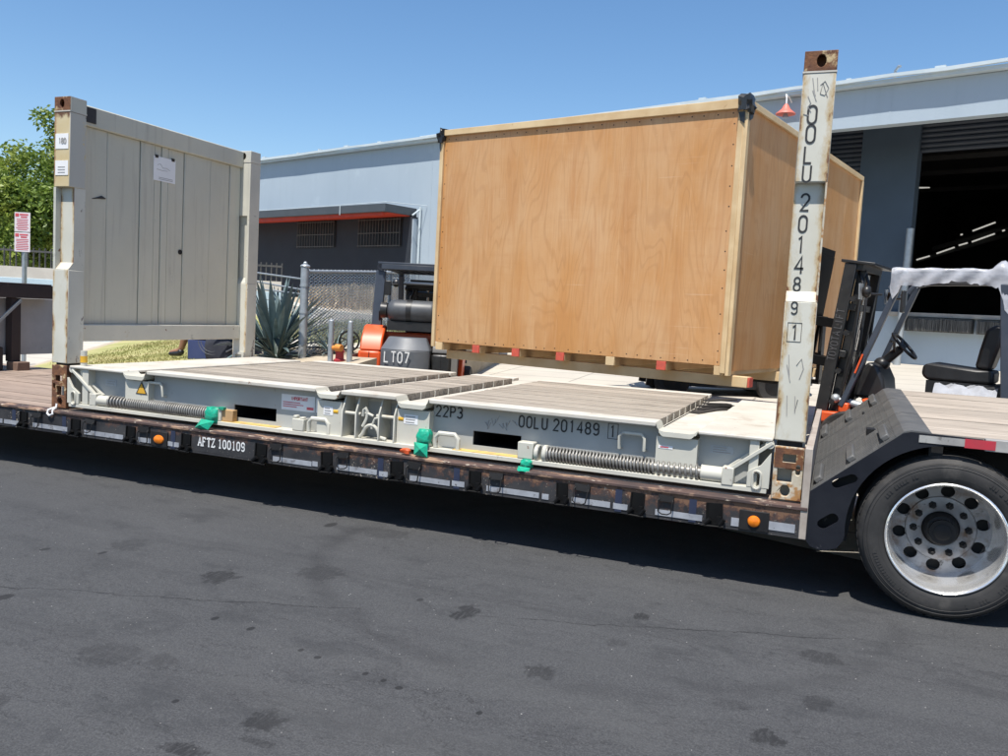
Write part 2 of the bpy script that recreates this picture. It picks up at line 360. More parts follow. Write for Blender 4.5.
def m_wood(name, c1, c2, dark, axis_scale=(0.06, 1, 1), rough=0.8, rv=0.3, stain=None):
    t = NT(name)
    v0 = t.shifted()
    v = t.mapv(v0, axis_scale)
    f = t.noise(v, 22, 6, 0.65)
    g = t.noise(t.mapv(v0, (0.3, 1, 1)), 4, 5)
    col = t.mix(t.ramp(f, 0.3, 0.7), c1, c2)
    col = t.mix(t.math('MULTIPLY', t.ramp(t.noise(v, 55, 4), 0.56, 0.68), 0.75), col, dark)
    col = t.mix(t.math('MULTIPLY', t.ramp(g, 0.5, 0.75), 0.6), col, tuple(x * 0.6 for x in c2))
    if stain:
        st = t.noise(t.tc.outputs["Object"], 1.6, 5)
        col = t.mix(t.math('MULTIPLY', t.ramp(st, 0.58, 0.70), 0.7), col, stain)
    hs = t.n("HueSaturation")
    t.l(t.math('ADD', t.math('MULTIPLY', t.rnd(), rv), 1 - rv / 2), hs.inputs["Value"]); t.l(col, hs.inputs["Color"])
    t.bump(f, 0.35, 0.006)
    return t.done(hs.outputs[0], rough)
mt['deck'] = m_wood("container_floor_wood", (0.38, 0.335, 0.275), (0.285, 0.245, 0.20), (0.085, 0.065, 0.05), rv=0.34, stain=(0.30, 0.17, 0.10))
mt['tdeck'] = m_wood("trailer_deck_wood", (0.36, 0.275, 0.22), (0.27, 0.20, 0.155), (0.10, 0.07, 0.055))
mt['tdeck2'] = m_wood("bleached_deck_wood", (0.44, 0.38, 0.315), (0.34, 0.288, 0.235), (0.15, 0.118, 0.095), rv=0.25)

STAINS = [(3.07, -1.46, 0.11, 0.12, 1), (2.2, -1.27, 0.13, 0.15, 0.5), (4.32, -2.67, 0.08, 0.09, 1), (4.2, -2.96, 0.09, 0.05, 1), (4.5, -1.26, 0.07, 0.13, 1), (3.51, -1.11, 0.14, 0.16, 0.6), (3.39, -2.51, 0.17, 0.11, 0.5), (3.61, -2.44, 0.08, 0.08, 0.5), (3.7, -1.98, 0.02, 0.03, 1), (4.05, -2.07, 0.015, 0.02, 1), (4.16, -2.1, 0.02, 0.02, 1), (4.43, -2.14, 0.015, 0.02, 1), (4.53, -2.16, 0.015, 0.02, 1), (4.62, -2.19, 0.02, 0.02, 1), (3.92, -2.7, 0.015, 0.02, 1), (3.47, -1.96, 0.02, 0.03, 1), (2.96, -0.19, 0.04, 0.08, 0.9), (3.39, -0.17, 0.21, 0.15, 0.5), (5.0, -2.23, 0.015, 0.02, 1), (5.33, -0.86, 0.05, 0.06, 1), (5.09, -1.76, 0.08, 0.08, 0.8), (6.23, -0.94, 0.11, 0.09, 0.7), (6.05, -1.89, 0.07, 0.08, 1), (6.23, -1.48, 0.07, 0.09, 0.6), (5.91, -1.67, 0.1, 0.06, 0.4), (5.31, -1.26, 0.06, 0.06, 0.4), (4.21, -1.22, 0.02, 0.03, 0.8), (2.39, -2.25, 0.04, 0.06, 0.9), (3.35, -3.0, 0.05, 0.05, 0.5), (5.39, 0.36, 0.13, 0.09, 0.4), (2.2, -1.47, 0.02, 0.04, 0.9), (1.87, -1.59, 0.03, 0.04, 0.8), (4.39, -2.8, 0.07, 0.03, 0.7)]

def m_asphalt():
    t = NT("worn_asphalt")
    ob = t.tc.outputs["Object"]
    big = t.noise(ob, 0.55, 5)
    mid = t.noise(t.mapv(ob, (0.5, 1.6, 1)), 2.2, 6)
    fine = t.noise(ob, 150, 3, 0.6)
    grit = t.noise(ob, 48, 4, 0.75)
    col = t.mix(t.ramp(big, 0.3, 0.7), (0.050, 0.0510, 0.0535), (0.062, 0.0628, 0.0648))
    col = t.mix(t.math('MULTIPLY', t.ramp(mid, 0.35, 0.75), 0.5), col, (0.040, 0.041, 0.0435))
    col = t.mix(t.math('MULTIPLY', t.ramp(fine, 0.45, 0.75), 0.5), col, (0.125, 0.126, 0.126))
    col = t.mix(t.math('MULTIPLY', t.ramp(grit, 0.55, 0.75), 0.35), col, (0.033, 0.033, 0.035))
    col = t.mix(t.math('MULTIPLY', t.ramp(grit, 0.42, 0.25), 0.3), col, (0.09, 0.09, 0.09))
    col = t.mix(t.math('MULTIPLY', t.ramp(fine, 0.5, 0.25), 0.45), col, (0.025, 0.025, 0.027))
    vor = t.n("TexVoronoi"); t.l(ob, vor.inputs["Vector"]); vor.inputs["Scale"].default_value = 26
    sel = t.n("SeparateColor"); t.l(vor.outputs["Color"], sel.inputs[0])
    speck = t.math('MULTIPLY', t.ramp(vor.outputs["Distance"], 0.10, 0.06), t.ramp(sel.outputs[0], 0.86, 0.88))
    col = t.mix(speck, col, (0.34, 0.33, 0.31))
    mot = t.noise(t.mapv(ob, (0.9, 1.5, 1), (2, 5, 0)), 3.2, 7, 0.68)
    col = t.mix(t.math('MULTIPLY', t.ramp(mot, 0.53, 0.66), 0.5), col, (0.031, 0.032, 0.0345))
    col = t.mix(t.math('MULTIPLY', t.ramp(mot, 0.45, 0.32), 0.35), col, (0.073, 0.074, 0.075))
    # tar spots, oil drips and scuffs where they lie on the road
    edge = t.math('MULTIPLY', t.math('SUBTRACT', t.noise(ob, 13, 6, 0.7), 0.5), 2.6)
    streak = t.noise(t.mapv(ob, (30, 6, 1)), 2.0, 4, 0.7)
    tot = None
    for (x, y, rx, ry, k) in STAINS:
        mp = t.n("Mapping"); t.l(ob, mp.inputs[0])
        mp.inputs["Scale"].default_value = (1 / rx, 1 / ry, 0)
        mp.inputs["Location"].default_value = (-x / rx, -y / ry, 0)
        ln = t.n("VectorMath", operation='LENGTH'); t.l(mp.outputs[0], ln.inputs[0])
        small = rx < 0.05
        d = ln.outputs["Value"] if small else t.math('ADD', ln.outputs["Value"], edge)
        s = t.math('MULTIPLY', t.ramp(d, 0.98, 0.72), 0.88 * k)
        s = t.math('MULTIPLY', s, 1.1, True) if small else t.math('MULTIPLY', s, t.ramp(streak, 0.26, 0.52))
        tot = s if tot is None else t.math('MAXIMUM', tot, s)
    col = t.mix(t.math('MULTIPLY', tot, 0.85), col, (0.012, 0.012, 0.013))
    # tyre arc and hairline cracks
    mp = t.mapv(ob, (1, 1, 0), (-4.9, 0.15, 0))
    ln = t.n("VectorMath", operation='LENGTH'); t.l(mp, ln.inputs[0])
    ring = t.math('ABSOLUTE', t.math('SUBTRACT', ln.outputs["Value"], 1.72))
    arc = t.math('MULTIPLY', t.ramp(ring, 0.10, 0.02), t.math('MULTIPLY', t.ramp(t.noise(ob, 2.0, 4), 0.40, 0.58), 0.40))
    col = t.mix(arc, col, (0.026, 0.026, 0.028))
    ck = t.noise(t.mapv(ob, (0.35, 1.2, 1)), 1.1, 9, 0.62)
    line = t.math('MULTIPLY', t.ramp(t.math('ABSOLUTE', t.math('SUBTRACT', ck, 0.545)), 0.0025, 0.0), 0.6)
    col = t.mix(line, col, (0.015, 0.015, 0.016))
    for (yy, ww, kk) in ((-1.0, .13, .30), (-2.55, .16, .26), (-1.55, .09, .18)):
        sy = t.n("SeparateXYZ"); t.l(ob, sy.inputs[0])
        wob = t.math('MULTIPLY', t.math('SUBTRACT', t.noise(t.mapv(ob, (0.3, 0.3, 1)), 1.0, 2), 0.5), 0.9)
        dd = t.math('ABSOLUTE', t.math('ADD', t.math('SUBTRACT', sy.outputs[1], yy), wob))
        tm = t.math('MULTIPLY', t.ramp(dd, ww, ww * .4), t.ramp(t.noise(t.mapv(ob, (1.2, 14, 1)), 1.5, 5, 0.7), 0.38, 0.62))
        col = t.mix(t.math('MULTIPLY', tm, kk), col, (0.026, 0.026, 0.028))
    sp = t.n("SeparateXYZ"); t.l(ob, sp.inputs[0])
    for (a, b, wv, wid, kk) in ((-3.0, 0.374, 0.16, 0.010, 0.75), (-3.55, 0.29, 0.5, 0.005, 0.6), (2.4, -0.98, 0.4, 0.004, 0.55)):
        wob = t.math('MULTIPLY', t.math('SUBTRACT', t.noise(t.mapv(ob, (2, 2, 1), (a, b, 0)), 2.0, 7, 0.65), 0.5), wv)
        ln_ = t.math('ABSOLUTE', t.math('ADD', t.math('SUBTRACT', t.math('SUBTRACT', sp.outputs[1], t.math('MULTIPLY', sp.outputs[0], b)), a), wob))
        gap = t.ramp(t.noise(t.mapv(ob, (1, 1, 1), (b, a, 0)), 1.6, 5, 0.65), 0.42, 0.52)
        col = t.mix(t.math('MULTIPLY', t.math('MULTIPLY', t.ramp(ln_, wid, wid * .25), gap), kk), col, (0.016, 0.016, 0.017))
    dust = t.noise(t.mapv(ob, (0.25, 1.1, 1)), 1.0, 6, 0.6)
    col = t.mix(t.math('MULTIPLY', t.ramp(dust, 0.52, 0.8), 0.35), col, (0.105, 0.104, 0.10))
    t.bump(t.math('ADD', fine, grit), 0.6, 0.005)
    return t.done(col, 0.85, 0, 0.35)
mt['asphalt'] = m_asphalt()

def m_concrete():
    t = NT("sunlit_concrete")
    ob = t.tc.outputs["Object"]
    col = t.mix(t.ramp(t.noise(ob, 0.8, 6), 0.3, 0.7), (0.50, 0.46, 0.39), (0.43, 0.395, 0.34))
    st = t.noise(t.mapv(ob, (1, .4, 1)), 1.5, 6)
    col = t.mix(t.math('MULTIPLY', t.ramp(st, 0.62, 0.8), 0.5), col, (0.22, 0.20, 0.18))
    br = t.n("TexBrick"); t.l(ob, br.inputs["Vector"])
    br.inputs["Scale"].default_value = 0.3; br.inputs["Mortar Size"].default_value = 0.006
    br.offset = 0.0
    br.inputs["Color1"].default_value = br.inputs["Color2"].default_value = (0, 0, 0, 1); br.inputs["Mortar"].default_value = (1, 1, 1, 1)
    col = t.mix(t.math('MULTIPLY', br.outputs["Color"], 0.6), col, (0.16, 0.15, 0.13))
    t.bump(t.noise(ob, 60, 4), 0.2, 0.005)
    return t.done(col, 0.85)
mt['concrete'] = m_concrete()

def m_leaf(name, cols, trans=0.35):
    t = NT(name)
    ob = t.tc.outputs["Object"]
    f = t.noise(ob, 9, 2)
    g = t.noise(ob, 0.9, 3)
    col = t.mix(t.ramp(f, 0.35, 0.65), cols[0], cols[1])
    col = t.mix(t.ramp(g, 0.5, 0.65), col, cols[2])
    t.done(col, 0.5)
    tr = t.n("BsdfTranslucent"); t.l(col, tr.inputs["Color"])
    mx = t.n("MixShader"); mx.inputs[0].default_value = trans
    t.l(t.b.outputs[0], mx.inputs[1]); t.l(tr.outputs[0], mx.inputs[2])
    out = [x for x in t.t.nodes if x.type == 'OUTPUT_MATERIAL'][0]
    t.l(mx.outputs[0], out.inputs[0])
    return t.m
mt['leaf'] = m_leaf("tree_leaf", ((0.24, 0.33, 0.055), (0.12, 0.19, 0.035), (0.33, 0.38, 0.07)))

def m_film():
    t = NT("clear_plastic_wrap")
    n = t.noise(t.tc.outputs["Object"], 14, 6, 0.6)
    t.bump(n, 0.4, 0.02)
    t.done((0.78, 0.80, 0.86), 0.18)
    tr = t.n("BsdfTransparent"); tr.inputs[0].default_value = (0.92, 0.93, 0.96, 1)
    mx = t.n("MixShader"); t.l(t.ramp(n, 0.2, 0.8), mx.inputs[0])
    mx.inputs[0].default_value = 0.5
    sc = t.math('ADD', 0.34, t.math('MULTIPLY', n, 0.25)); t.l(sc, mx.inputs[0])
    t.l(tr.outputs[0], mx.inputs[1]); t.l(t.b.outputs[0], mx.inputs[2])
    out = [x for x in t.t.nodes if x.type == 'OUTPUT_MATERIAL'][0]
    t.l(mx.outputs[0], out.inputs[0])
    return t.m
mt['film'] = m_film()

# ------------------------------------------------------------------ mesh helpers
class MB:
    def __init__(s):
        s.v = []; s.f = []
    def add(s, vs, fs):
        k = len(s.v)
        s.v += [Vector(p) for p in vs]
        s.f += [tuple(k + i for i in f) for f in fs]
        return s
    def hexa(s, p):
        return s.add(p, [(0, 3, 2, 1), (4, 5, 6, 7), (0, 1, 5, 4), (1, 2, 6, 5), (2, 3, 7, 6), (3, 0, 4, 7)])
    def box(s, x0, x1, y0, y1, z0, z1):
        return s.hexa([(x0, y0, z0), (x1, y0, z0), (x1, y1, z0), (x0, y1, z0), (x0, y0, z1), (x1, y0, z1), (x1, y1, z1), (x0, y1, z1)])
    def obox(s, c, ax, ay, az):
        c, ax, ay, az = map(Vector, (c, ax, ay, az))
        return s.hexa([c - ax - ay - az, c + ax - ay - az, c + ax + ay - az, c - ax + ay - az, c - ax - ay + az, c + ax - ay + az, c + ax + ay + az, c - ax + ay + az])
    def bar(s, p0, p1, w, h, up=(0, 0, 1)):
        p0, p1, up = Vector(p0), Vector(p1), Vector(up)
        d = (p1 - p0); x = d.normalized()
        y = up.cross(x)
        if y.length < 1e-4: y = Vector((0, 1, 0)).cross(x)
        y.normalize(); z = x.cross(y)
        return s.obox((p0 + p1) / 2, d / 2, y * w / 2, z * h / 2)
    def prism(s, poly, axis, a, b, holes=()):
        """polygon (with holes) swept along an axis: axis 'y' takes (x,z), 'x' takes (y,z), 'z' takes (x,y)"""
        def P(p, t):
            return {'y': (p[0], t, p[1]), 'x': (t, p[0], p[1]), 'z': (p[0], p[1], t)}[axis]
        loops = [list(poly)] + [list(h) for h in holes]
        flat = [p for lp in loops for p in lp]
        if holes or len(poly) > 4:
            tris = [tuple(t) for t in tessellate_polygon([[Vector((p[0], p[1], 0)) for p in lp] for lp in loops])]
        else:
            tris = [tuple(range(len(poly)))]
        n = len(flat)
        fs = [t for t in tris] + [tuple(i + n for i in reversed(t)) for t in tris]
        k = 0
        for lp in loops:
            m = len(lp)
            for i in range(m):
                j = (i + 1) % m
                fs.append((k + i, k + j, k + j + n, k + i + n))
            k += m
        return s.add([P(p, a) for p in flat] + [P(p, b) for p in flat], fs)
    def tube(s, path, r, n=8, closed=False, caps=True):
        path = [Vector(p) for p in path]
        m = len(path)
        rr = r if isinstance(r, (list, tuple)) else [r] * m
        rings = []
        prev = None
        for i, p in enumerate(path):
            a = path[(i - 1) % m] if (closed or i > 0) else p
            b = path[(i + 1) % m] if (closed or i < m - 1) else p
            t = (b - a).normalized()
            if prev is None:
                x = t.orthogonal().normalized()
            else:
                x = (prev - t * prev.dot(t))
                x = x.normalized() if x.length > 1e-6 else t.orthogonal().normalized()
            prev = x
            y = t.cross(x)
            rings.append([p + (x * math.cos(2 * PI * k / n) + y * math.sin(2 * PI * k / n)) * rr[i] for k in range(n)])
        vs = [q for ring in rings for q in ring]
        fs = []
        for i in range(m if closed else m - 1):
            a, b = i * n, ((i + 1) % m) * n
            for k in range(n):
                fs.append((a + k, a + (k + 1) % n, b + (k + 1) % n, b + k))
        if caps and not closed:
            fs.append(tuple(reversed(range(n)))); fs.append(tuple((m - 1) * n + k for k in range(n)))
        return s.add(vs, fs)
    def cyl(s, p0, p1, r0, r1=None, n=16):
        return s.tube([p0, p1], [r0, r0 if r1 is None else r1], n)
    def lathe(s, prof, o=(0, 0, 0), axis='y', n=48, closed=False):
        o = Vector(o); vs = []; fs = []
        for (r, h) in prof:
            for k in range(n):
                c, q = math.cos(2 * PI * k / n) * r, math.sin(2 * PI * k / n) * r
                vs.append(o + Vector({'y': (c, h, q), 'z': (c, q, h), 'x': (h, c, q)}[axis]))
        m = len(prof)
        for i in range(m if closed else m - 1):
            a, b = i * n, ((i + 1) % m) * n
            for k in range(n):
                fs.append((a + k, a + (k + 1) % n, b + (k + 1) % n, b + k))
        return s.add(vs, fs)
    def sphere(s, c, rx, ry=None, rz=None, n=12, m=8):
        ry = ry or rx; rz = rz or rx
        prof = [(math.sin(PI * i / m), -math.cos(PI * i / m)) for i in range(m + 1)]
        k = len(s.v)
        s.lathe([(max(p[0], 1e-3), p[1]) for p in prof], (0, 0, 0), 'z', n)
        for i in range(k, len(s.v)):
            p = s.v[i]; s.v[i] = Vector((c[0] + p.x * rx, c[1] + p.y * ry, c[2] + p.z * rz))
        return s
    def mesh(s, name, mat, ang=38, off=Vector((0, 0, 0)), inv=None):
        me = bpy.data.meshes.new(name)
        vs = [(inv @ p) if inv else (p - off) for p in s.v]
        me.from_pydata([tuple(p) for p in vs], [], s.f)
        me.materials.append(mt[mat] if isinstance(mat, str) else mat)
        bm = bmesh.new(); bm.from_mesh(me)
        bmesh.ops.recalc_face_normals(bm, faces=bm.faces)
        bm.to_mesh(me); bm.free()
        me.polygons.foreach_set("use_smooth", [True] * len(me.polygons))
        me.set_sharp_from_angle(angle=R(ang))
        return me
    def build(s, name, mat, parent=None, bevel=0.0, local=False, ang=38, **tags):
        """link as ONE mesh object; coordinates are the world's unless local"""
        inv = None
        if parent is not None and not local:
            top = parent
            while top.parent is not None: top = top.parent
            inv = top.matrix_basis.inverted()
        o = bpy.data.objects.new(name, s.mesh(name, mat, ang, inv=inv))
        C.objects.link(o)
        o.parent = parent
        if bevel:
            b = o.modifiers.new("bevel", 'BEVEL'); b.width = bevel; b.segments = 2; b.limit_method = 'ANGLE'; b.angle_limit = R(40)
            b.harden_normals = False
        tag(o, **tags)
        return o

def tag(o, label=None, cat=None, group=None, kind=None):
    if label: o['label'] = label
    if cat: o['category'] = cat
    if group: o['group'] = group
    if kind: o['kind'] = kind
    return o
def root(name, label, cat, loc=(0, 0, 0), rz=0.0, group=None):
    o = bpy.data.objects.new(name, None)
    C.objects.link(o)
    o.location = loc; o.rotation_euler = (0, 0, rz)
    o.matrix_basis = Matrix.Translation(loc) @ Matrix.Rotation(rz, 4, 'Z')
    o.empty_display_size = 0.2
    return tag(o, label, cat, group)
def place(me, name, parent, loc, rot=(0, 0, 0), scale=(1, 1, 1), **tags):
    """an object sharing mesh data; loc in the parent's coordinates"""
    o = bpy.data.objects.new(name, me)
    C.objects.link(o)
    o.parent = parent; o.location = loc; o.rotation_euler = rot; o.scale = scale
    return tag(o, **tags)
def copy_tree(o, parent=None):
    c = o.copy(); C.objects.link(c); c.parent = parent
    for ch in list(o.children): copy_tree(ch, c)
    return c
def arc(cx, cy, rx, ry, a0, a1, n=8):
    return [(cx + rx * math.cos(R(a0 + (a1 - a0) * i / n)), cy + ry * math.sin(R(a0 + (a1 - a0) * i / n))) for i in range(n + 1)]
def ell(cx, cy, rx, ry, n=16, rot=0.0):
    return [(cx + rx * math.cos(t) * math.cos(rot) - ry * math.sin(t) * math.sin(rot), cy + rx * math.cos(t) * math.sin(rot) + ry * math.sin(t) * math.cos(rot)) for t in [2 * PI * i / n for i in range(n)]]
def slot(cx, cy, L, r, rot, n=6):
    p = [(L / 2 + r * math.cos(R(-90 + 180 * i / n)), r * math.sin(R(-90 + 180 * i / n))) for i in range(n + 1)] + [(-L / 2 + r * math.cos(R(90 + 180 * i / n)), r * math.sin(R(90 + 180 * i / n))) for i in range(n + 1)]
    c, q = math.cos(rot), math.sin(rot)
    return [(cx + x * c - y * q, cy + x * q + y * c) for x, y in p]
def rect(x0, x1, z0, z1):
    return [(x0, z0), (x1, z0), (x1, z1), (x0, z1)]

# ------------------------------------------------------------------ stroke lettering
G = {
 'O': [arc(.25, .72, .25, .28, 0, 180) + arc(.25, .28, .25, .28, 180, 360) + [(.5, .72)]],
 'L': [[(0, 1), (0, 0), (.45, 0)]],
 'U': [[(0, 1)] + arc(.25, .26, .25, .26, 180, 360) + [(.5, 1)]],
 '2': [arc(.25, .74, .25, .26, 175, -25) + [(0, 0), (.5, 0)]],
 '1': [[(.1, .84), (.27, 1), (.27, 0)]],
 '4': [[(.38, 0), (.38, 1), (0, .3), (.52, .3)]],
 '8': [arc(.25, .76, .22, .24, -90, 270, 14), arc(.25, .27, .25, .27, 90, 450, 14)],
 '9': [arc(.25, .72, .25, .28, -10, 350, 14) + arc(.25, .28, .25, .28, 0, -150, 8)],
 'P': [[(0, 0), (0, 1), (.25, 1)] + arc(.25, .74, .25, .26, 90, -90, 8) + [(0, .48)]],
 '3': [arc(.22, .75, .25, .25, 150, -80) + arc(.22, .27, .28, .27, 80, -150)],
 'A': [[(0, 0), (.28, 1), (.56, 0)], [(.11, .34), (.45, .34)]],
 'F': [[(0, 0), (0, 1), (.48, 1)], [(0, .53), (.38, .53)]],
 'T': [[(.28, 0), (.28, 1)], [(0, 1), (.56, 1)]],
 'Z': [[(0, 1), (.5, 1), (0, 0), (.52, 0)]],
 'Y': [[(0, 1), (.27, .5), (.27, 0)], [(.54, 1), (.27, .5)]],
 'I': [[(.2, 0), (.2, 1)]], 'M': [[(0, 0), (0, 1), (.28, .4), (.56, 1), (.56, 0)]],
 'R': [[(0, 0), (0, 1), (.25, 1)] + arc(.25, .74, .25, .26, 90, -90, 8) + [(0, .48)], [(.22, .48), (.5, 0)]],
 'N': [[(0, 0), (0, 1), (.5, 0), (.5, 1)]], '7': [[(0, 1), (.5, 1), (.16, 0)]],
 '0': [arc(.25, .72, .25, .28, 0, 180) + arc(.25, .28, .25, .28, 180, 360) + [(.5, .72)]],
}
SERIF = {'A': [(-.1, 0, .14, 0), (.42, 0, .68, 0)], 'F': [(-.1, 0, .16, 0), (.48, 1, .48, .8)], 'T': [(.14, 0, .42, 0), (0, 1, 0, .82), (.56, 1, .56, .82)], 'Z': [(.52, 0, .52, .2), (0, 1, 0, .82)], '1': [(.1, 0, .44, 0)]}
def ribbon(mb, pts, w, T, h):
    pts = [Vector((a, b)) for a, b in pts]
    q = [pts[0]]
    for p in pts[1:]:
        if (p - q[-1]).length > 1e-5: q.append(p)
    pts = q
    n = len(pts); L = []; Rr = []
    for i, p in enumerate(pts):
        d1 = (p - pts[i - 1]).normalized() if i else None
        d2 = (pts[i + 1] - p).normalized() if i < n - 1 else None
        d1 = d1 or d2; d2 = d2 or d1
        n1 = Vector((-d1.y, d1.x)); n2 = Vector((-d2.y, d2.x))
        m = n1 + n2
        m = n1 if m.length < 0.2 else m.normalized()
        k = min(1.0 / max(m.dot(n1), 0.35), 1.6)
        L.append(p + m * w / 2 * k); Rr.append(p - m * w / 2 * k)
    vs = [T(p, h) for p in L] + [T(p, h) for p in Rr]
    mb.add(vs, [(i, i + 1, n + i + 1, n + i) for i in range(n - 1)])
def lettering(text, o, right, up, height, cw=0.5, stroke=0.16, gap=0.2, mat='black_ink', parent=None, name='lettering', vertical=False, local=False, serif=False, space=0.5, lift=0.002, label=None):
    """raised-print lettering lying in the plane (right, up) at o"""
    right, up, o = Vector(right).normalized(), Vector(up).normalized(), Vector(o)
    nrm = right.cross(up)
    mb = MB(); cx = 0.0; cy = 0.0; hh = 0
    for ch in text:
        if ch == ' ':
            if vertical: cy -= space
            else: cx += space
            continue
        for st in G[ch] + ([[(a, b), (c, d)] for a, b, c, d in SERIF.get(ch, [])] if serif else []):
            hh += 1
            def T(p, h, cx=cx, cy=cy):
                return o + right * ((p.x * cw / 0.5 + cx) * height) + up * ((p.y + cy) * height) + nrm * h
            ribbon(mb, st, stroke, T, lift + (hh % 5) * 0.0003)
        if vertical: cy -= 1 + gap
        else: cx += cw + gap
    return mb.build(name, mat, parent, local=local, label=label)

# ================================================================== GROUND
G0 = -0.55
ND = Vector((0.3184, 0.948, 0)); DD = Vector((0.948, -0.3184, 0)); PA = Vector((7.48, 17.1, 0)); WD = 18.59; WF = 16.49
def sw(s, w, z):
    """point from distance along the warehouse front (s) and away from the road (w)"""
    p = PA + DD * s + ND * (w - WD)
    return Vector((p.x, p.y, z))
def yard_z(x, y):
    w = ND.x * x + ND.y * y
    return G0 + 0.004 + 0.0532 * max(0.0, min(w, 18.6) - 3.0)
m = MB(); m.add([(-700, -700, G0), (700, -700, G0), (700, 700, G0), (-700, 700, G0)], [(0, 1, 2, 3)])
m.build("asphalt_road", 'asphalt', kind='structure')
m = MB()
ws = [3.0, 8, 13, 18.6, 60]; ss = [-80, -40, -20, -10, 0, 10, 30, 80]
zz = lambda w: G0 + 0.004 + 0.0532 * (min(w, 18.6) - 3.0)
m.add([sw(s, w, zz(w)) for w in ws for s in ss], [(i * 8 + j, i * 8 + j + 1, i * 8 + j + 9, i * 8 + j + 8) for i in range(4) for j in range(7)])
m.build("concrete_yard", 'concrete', kind='structure')

# raised verge behind the trailer: lawn on the left, dirt and weeds on the right
def berm(x, y): return 0.092 * x + 0.117 * y - 0.188
def berm_sheet(name, mat, poly, lift=0.0, skirt=False):
    m = MB()
    n = len(poly)
    top = [(x, y, berm(x, y) + lift) for x, y in poly]
    m.add(top, [tuple(range(n))])
    if skirt:
        m.add(top + [(x, y, -1.2) for x, y in poly], [(i, (i + 1) % n, (i + 1) % n + n, i + n) for i in range(n)])
    return m.build(name, mat, kind='structure')
berm_sheet("dirt_verge", 'dirt', [(-5.0, 3.5), (.85, 3.5), (.85, 3.95), (.22, 4.2), (.22, 7.4), (-.8, 12), (-3.2, 18.2), (-18, 23.2), (-10.5, 13.5)], 0, True)
berm_sheet("lawn", 'grassblade', [(-4.9, 3.6), (-2.0, 3.6), (-2.4, 6.2), (-5.2, 12.5), (-9.6, 12.6)], 0.006)
berm_sheet("planting_bed", 'dirt', [(-15, 21.3), (-9.4, 16.2), (-7.0, 13.6), (-1.9, 9.0), (-.6, 11.5), (-3.2, 17.9), (-14, 21.6)], 0.006)
berm_sheet("gravel_strip", 'pathgrey', [(-8.6, 14.8), (-6.9, 13.0), (-2.9, 8.0), (-.4, 7.0), (-1.7, 8.7), (-7.2, 13.5), (-8.7, 15.1)], 0.010)
m = MB()
cp = [(-9.3, 16.0), (-7.2, 13.6), (-4.5, 11.1), (-1.9, 8.9), (-.9, 8.3)]
for a, b in zip(cp, cp[1:]):
    A = Vector((*a, berm(*a) + .06)); B = Vector((*b, berm(*b) + .06))
    m.bar(A, B + (B - A).normalized() * .0, 0.34, 0.14)
m.build("kerb", 'curb', kind='structure')
berm_sheet("path", 'curb', [(-2.2, 5.5), (-.1, 4.9), (.18, 6.0), (-.6, 6.3), (-2.3, 6.6)], 0.012)
# grass and weeds as small blades
def blades(name, mat, spots, hmin, hmax, w, per, label=None):
    m = MB()
    for (x, y, rr) in spots:
        for k in range(per):
            a = random.random() * 2 * PI; d = rr * math.sqrt(random.random())
            px, py = x + math.cos(a) * d, y + math.sin(a) * d
            z = berm(px, py); h = random.uniform(hmin, hmax); t = random.random() * PI
            dx, dy = math.cos(t) * w, math.sin(t) * w
            lx, ly = random.uniform(-.5, .5) * h, random.uniform(-.5, .5) * h
            m.add([(px - dx, py - dy, z), (px + dx, py + dy, z), (px + lx + dx * .3, py + ly + dy * .3, z + h), (px + lx * .6 - dx, py + ly * .6 - dy, z + h * .7)], [(0, 1, 2, 3)])
    return m.build(name, mat, kind='stuff', label=label, ang=180)
blades("grass", 'grassblade', [(-2.3 - .3 * (yy - 3.9) - random.uniform(0, 1) * 2.4, yy, .35) for yy in [random.uniform(3.9, 10.5) for _ in range(190)]], .012, .04, .007, 70)
blades("weeds", 'weed', [(-2.5 + 2.4 * t + random.uniform(-.6, .6), 7.6 - 1.6 * t + random.uniform(-.7, .7), .25) for t in [random.random() for _ in range(90)]], .05, .22, .012, 30)
blades("dry_brush", 'dry', [tuple((Vector((-9.3, 16.3, 0)).lerp(Vector((-1.2, 9.9, 0)), random.random()) + Vector((random.uniform(-.2, .9), random.uniform(0, 1.1), 0)))[:2]) + (.3,) for _ in range(150)], .15, .62, .02, 34)

# ================================================================== TRAILER
T = root("lowbed_trailer", "black lowbed trailer with wooden deck and rusty side rail carrying the cream flat rack", "trailer", (3.0, 1.2, G0))
X0, X1 = -6.6, 6.10            # lower deck
YN, YF = -0.08, 2.51
m = MB(); m.box(X0, X1, YN, YN + .02, -.185, -.035); m.box(X0, X1, YN, YN + .10, -.20, -.187)
m.build("side_rail", 'trail', T)
m = MB(); m.box(X0, X1, YN - .012, YN + .10, -.033, -.012)
m.build("rail_cap", 'trust', T, bevel=.004)
m = MB(); m.box(X0, X1, YF - .02, YF, -.2, -.012); m.build("side_rail", 'tblack', T)
m = MB()
for y in (.75, 1.62): m.box(X0, X1, y, y + .16, -.26, -.05)
for i in range(26): m.box(X0 + .2 + i * .5, X0 + .26 + i * .5, YN + .03, YF - .03, -.16, -.05)
m.build("chassis_beam", 'tdark', T)
